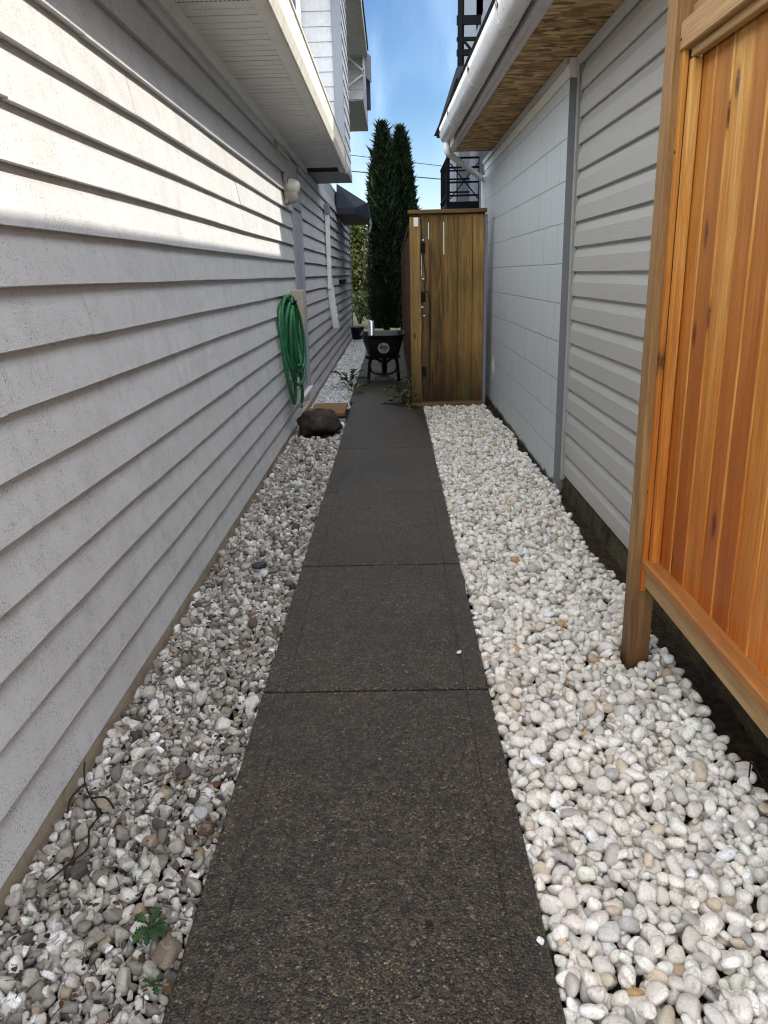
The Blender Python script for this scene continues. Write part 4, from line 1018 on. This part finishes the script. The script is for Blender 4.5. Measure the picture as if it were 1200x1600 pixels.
MB().lathe([(0.0, -0.05), (0.03, -0.05), (0.03, -0.02), (0.11, -0.015), (0.11, 0.015), (0.03, 0.02), (0.03, 0.05), (0.0, 0.05)], (cx, 13.05, 0.195), (1, 0, 0), 20).build('rim', GALV, wheel)
# badge on the sloping near side of the tray
nrm = Vector((0, -0.245, -0.11)).normalized(); nb = Vector((0, -1, -0.45)).normalized()
bc = Vector((cx+0.01, cy-0.418, 0.52))
up = Vector((0, -0.41, 0.91)).normalized(); sd = Vector((1, 0, 0)); out = sd.cross(up) * -1
out = Vector((0, -0.91, -0.41))
bad = MB(); vs = [bc+out*0.007+sd*0.088*math.cos(2*math.pi*k/32)+up*0.088*math.sin(2*math.pi*k/32) for k in range(32)]
vs2 = [v-out*0.012 for v in vs]
bad.add(vs+vs2, [tuple(range(32)), tuple(range(63, 31, -1))]+[(k, (k+1) % 32, 32+(k+1) % 32, 32+k) for k in range(32)])
badge = bad.build('badge', paint('pale_badge', (0.42, 0.41, 0.36), amt=0.5, scale=40), WB)
b = MB()
def scr(pts, rad=0.004): b.tube(smooth_path([bc+out*0.009+sd*x+up*y for x, y in pts], 4), rad, 5)
scr([(-0.045, 0.048), (-0.02, 0.05), (-0.04, 0.03), (-0.06, 0.018), (-0.03, 0.012), (-0.01, 0.034), (0.0, 0.018), (0.012, 0.034), (0.022, 0.016), (0.04, 0.036), (0.05, 0.018), (0.068, 0.022)], 0.006)
scr([(-0.07, 0.0), (0.07, 0.004)], 0.004); scr([(-0.05, -0.026), (0.05, -0.024)], 0.003); scr([(-0.035, -0.046), (0.035, -0.046)], 0.003)
b.build('lettering', BLACKPLASTIC, badge)
mp_ = MB().lathe([(0.048, 0.0), (0.048, 0.52), (0.043, 0.52), (0.043, 0.0), (0.048, 0.0)], (-0.335, 12.25, 0.395), (-0.02, -0.12, 1.0), 24)
tag(mp_.build('metal_pipe', GALV), 'short shiny metal pipe standing in the black wheelbarrow', 'pipe')

# ------------------------------------------------------------------ boulder, plank, pots
def rock(name, x, y, z, a, bb, c, mat, label, cat, seed, p=8, sub=3, col=None, group=None, rough=0.0):
    rng = np.random.default_rng(seed); S = stone_shapes(sub, 1, p, rng, jitter=0.25)[0]
    if rough: S = S*(1+rough*np.sin(S*7+seed).sum(1))[:, None]
    R = rand_rot(1, rng, 0.12)[0]; V = S*np.array([a, bb, c])
    V = V @ R.T+np.array([x, y, z])
    o = np_mesh(name, V, ICO[sub][1], mat, None if col is None else np.tile(np.array([col]), (len(V), 1)), True)
    return tag(o, label, cat, group)
ICO[4] = ico(4)
rock('boulder', -0.838, 8.22, 0.085, 0.20, 0.24, 0.145, BOULDERM, 'large dark brown boulder between the siding and the path below the hose', 'boulder', 2, 7, 4, rough=0.045)
pk = MB().box(-1.02, -0.60, 9.02, 9.78, 0.0, 0.045, 0.006); tag(pk.build('plank', PLANKW), 'short worn brown plank lying as a step in front of the grey door', 'plank')
tag(MB().box(-0.66, -0.57, 8.55, 8.85, -0.03, 0.012, 0.006).build('stone_slab', paint('slate_slab', (0.12, 0.13, 0.15), rough=0.8)), 'small grey slate slab between the boulder and the plank by the path', 'slab')
pot = MB().lathe([(0.0, 0.0), (0.13, 0.0), (0.17, 0.28), (0.185, 0.28), (0.185, 0.31), (0.165, 0.31), (0.15, 0.24), (0.0, 0.24)], (-0.93, 20.3, 0.0), (0,0,1), 24)
tag(pot.build('planter_pot', BLACKPLASTIC), 'dark plant pot at the far corner of the left house', 'pot')
rock('dark_stone', -0.792, 4.10, 0.028, 0.045, 0.035, 0.02, MatB('slate_chip_stone', 0.7).fin((0.035, 0.035, 0.04)), 'flat black stone chip lying on the cream gravel in mid alley', 'stone', 5, 12)
rock('brown_stone', -0.592, 1.915, 0.028, 0.027, 0.028, 0.024, PEBBLE, 'round reddish brown stone on the gravel at the path edge', 'stone', 6, 7, col=(0.075, 0.042, 0.026))
rock('brown_stone', -0.585, 1.475, 0.03, 0.036, 0.032, 0.026, PEBBLE, 'egg-shaped grey-brown stone at the path edge below the near weed', 'stone', 7, 6, col=(0.12, 0.09, 0.06))
rock('grey_chip', -0.625, 1.985, 0.032, 0.028, 0.020, 0.007, PEBBLE, 'flat pale grey stone flake lying on the near cream gravel', 'stone', 8, 14, col=(0.36, 0.36, 0.39))
rock('white_pebble', -0.605, 8.36, 0.025, 0.042, 0.04, 0.032, PEBBLE, 'single bright white pebble beside the boulder', 'pebble', 9, 7, col=(0.82, 0.81, 0.78))
rock('white_pebble', 0.259, 3.05, 0.005, 0.010, 0.012, 0.007, PEBBLE, 'tiny pale pebble lying alone on the dark path', 'pebble', 10, 8, col=(0.8, 0.76, 0.68))
rock('white_pebble', 0.335, 1.52, 0.005, 0.008, 0.010, 0.006, PEBBLE, 'tiny white chip on the very edge of the path by the pebbles', 'pebble', 14, 8, col=(0.8, 0.78, 0.74))

# ------------------------------------------------------------------ weeds, roots, litter
def blade_leaf(b, base, direc, L, w, droop, rnd, lobes=0):
    base = Vector(base); d = Vector(direc).normalized(); s = d.cross(Vector((0, 0, 1))).normalized()
    vs = []; n = 18
    for i in range(n+1):
        t = i/n; p = base+d*(L*t)+Vector((0, 0, -droop*L*t*t)); ww = w*math.sin(math.pi*min(1, t*0.93+0.05))**0.8
        if lobes: ww *= 0.42+0.58*abs(math.sin(t*math.pi*lobes))
        vs += [p-s*ww+Vector((0,0,ww*0.3)), p, p+s*ww+Vector((0,0,ww*0.3))]
    fs = []
    for i in range(n):
        q = 3*i; fs += [(q, q+1, q+4, q+3), (q+1, q+2, q+5, q+4)]
    b.add(vs, fs, rnd, True)
def weed(x, y, z, n, L, label, seed, mat=LEAF, lobes=3, lift=0.35, name='weed'):
    r = random.Random(seed); T = thing(name, (x, y, 0), label, 'weed'); b = MB(); st = MB()
    for i in range(n):
        a = 2*math.pi*i/n+r.uniform(-0.4, 0.4); l = L*r.uniform(0.6, 1.1); up_ = lift*r.uniform(0.5, 1.6)
        d = Vector((math.cos(a), math.sin(a), up_)); p0 = Vector((x, y, z)); p1 = p0+d*l*0.35
        st.tube([p0, p1], 0.0025, 5); blade_leaf(b, p1, d, l*0.75, l*0.24, 0.45, r.random(), lobes)
    b.build('leaves', mat, T); st.build('stem', mat, T); return T
weed(-0.655, 1.575, 0.004, 18, 0.058, 'green weed with jagged leaves growing in the near gravel', 3, lobes=4)
weed(-0.60, 1.40, 0.01, 5, 0.04, 'tiny green seedling at the path edge below the larger weed', 4, lobes=2)
weed(-0.69, 11.8, 0.02, 16, 0.30, 'dark leafy weed in the pale gravel left of the wheelbarrow', 5, lift=0.8)
weed(-0.60, 10.9, 0.02, 12, 0.22, 'yellowish green weed at the path edge in front of the dark leafy weed', 6, mat=LEAFDRY, lift=0.7)
VN = thing('vine', (0.15, 9.75, 0), 'straggling yellow-green creeper at the foot of the gate', 'vine')
r = random.Random(5); b = MB(); st = MB()
for i in range(26):
    p = Vector((0.20+r.uniform(-0.12, 0.08), 9.78+r.uniform(-0.15, 0.3), 0.0)); pts = [p]
    dr = Vector((r.uniform(-0.45, 0.2), r.uniform(-0.5, 0.3), r.uniform(0.2, 1.0)))
    for k in range(6):
        p = p+dr*0.07; dr = dr+Vector((r.uniform(-0.5, 0.3), r.uniform(-0.4, 0.4), r.uniform(-0.55, 0.25))); dr.normalize(); p.z = max(p.z, 0.01); pts.append(p.copy())
        for q in range(2): blade_leaf(b, p, (r.uniform(-1, 1), r.uniform(-1, 1), r.uniform(-0.2, 0.6)), 0.05, 0.016, 0.3, r.random())
    st.tube(pts, 0.003, 5)
b.build('leaves', LEAFDRY, VN); st.build('stem', TWIG, VN)
# dead root lying on the gravel
rt = MB()
rt.tube(smooth_path([(-1.085, 2.25, 0.03), (-1.065, 2.19, 0.022), (-1.04, 2.14, 0.012), (-1.0, 2.08, 0.012), (-0.97, 2.04, 0.020), (-0.945, 1.99, 0.016), (-0.95, 1.93, 0.018), (-0.93, 1.86, 0.010), (-0.96, 1.80, 0.008), (-1.01, 1.74, -0.01)]), 0.003, 6)
rt.tube(smooth_path([(-1.0, 2.08, 0.015), (-0.95, 2.07, 0.025), (-0.91, 2.03, 0.015)]), 0.0035, 6); rt.tube(smooth_path([(-1.05, 2.15, 0.018), (-1.07, 2.09, 0.010), (-1.06, 2.03, 0.0)]), 0.0035, 6)
tag(rt.build('dead_root', TWIG), 'dark dry root lying across the near cream gravel', 'root')
tw = MB(); tw.tube(smooth_path([(1.10, 2.20, 0.03), (1.135, 2.17, 0.05), (1.15, 2.10, 0.02)]), 0.003, 6); tw.tube(smooth_path([(1.135, 2.17, 0.05), (1.10, 2.10, 0.045)]), 0.0025, 5)
tag(tw.build('twig', TWIG), 'thin dark twig on the white pebbles below the cedar screen', 'twig')
def litter(name, x, y, z, L, label, seed, mat=DEADLEAF):
    r = random.Random(seed); b = MB(); a = r.uniform(0, 6.28)
    blade_leaf(b, (x, y, z), (math.cos(a), math.sin(a), 0.15), L, L*0.28, 0.3, r.random(), 0)
    return tag(b.build(name, mat), label, 'leaf')
r = random.Random(77); b = MB()
for i in range(520):
    x = r.uniform(XL+0.06, PX0-0.01); y = 1.1*math.exp(r.random()*2.0); L = r.uniform(0.006, 0.026); a = r.uniform(0, 6.28)
    zz = -0.012+0.02*min(1, (x-XL)/0.4)+r.uniform(-0.008, 0.012)
    if r.random() < 0.75: blade_leaf(b, (x, y, zz), (math.cos(a), math.sin(a), r.uniform(-0.2, 0.3)), L, L*0.32, 0.3, r.random())
    else: b.tube([(x, y, zz), (x+L*1.6*math.cos(a), y+L*1.6*math.sin(a), zz+r.uniform(-0.005, 0.006))], 0.0014, 4)
tag(b.build('leaf_litter', m_leaf('litter_brown', (0.016, 0.010, 0.007), (0.10, 0.045, 0.022), 0.9)), 'dark bits of dead leaf and bark between the cream stones', 'leaf litter', kind='stuff')
litter('dead_leaf', 0.05, 1.565, 0.008, 0.028, 'small dark dead leaf lying on the path near the camera', 1, TWIG)
litter('dead_leaf', -0.64, 4.62, 0.03, 0.06, 'rusty brown dead leaf on the gravel beside the black stone chip', 2)
litter('dead_leaf', -0.70, 3.05, 0.03, 0.05, 'rusty brown leaf in the middle of the cream gravel bed', 3)
litter('dead_leaf', -0.605, 2.1, 0.03, 0.05, 'brown leaf at the path edge above the reddish stone', 4)
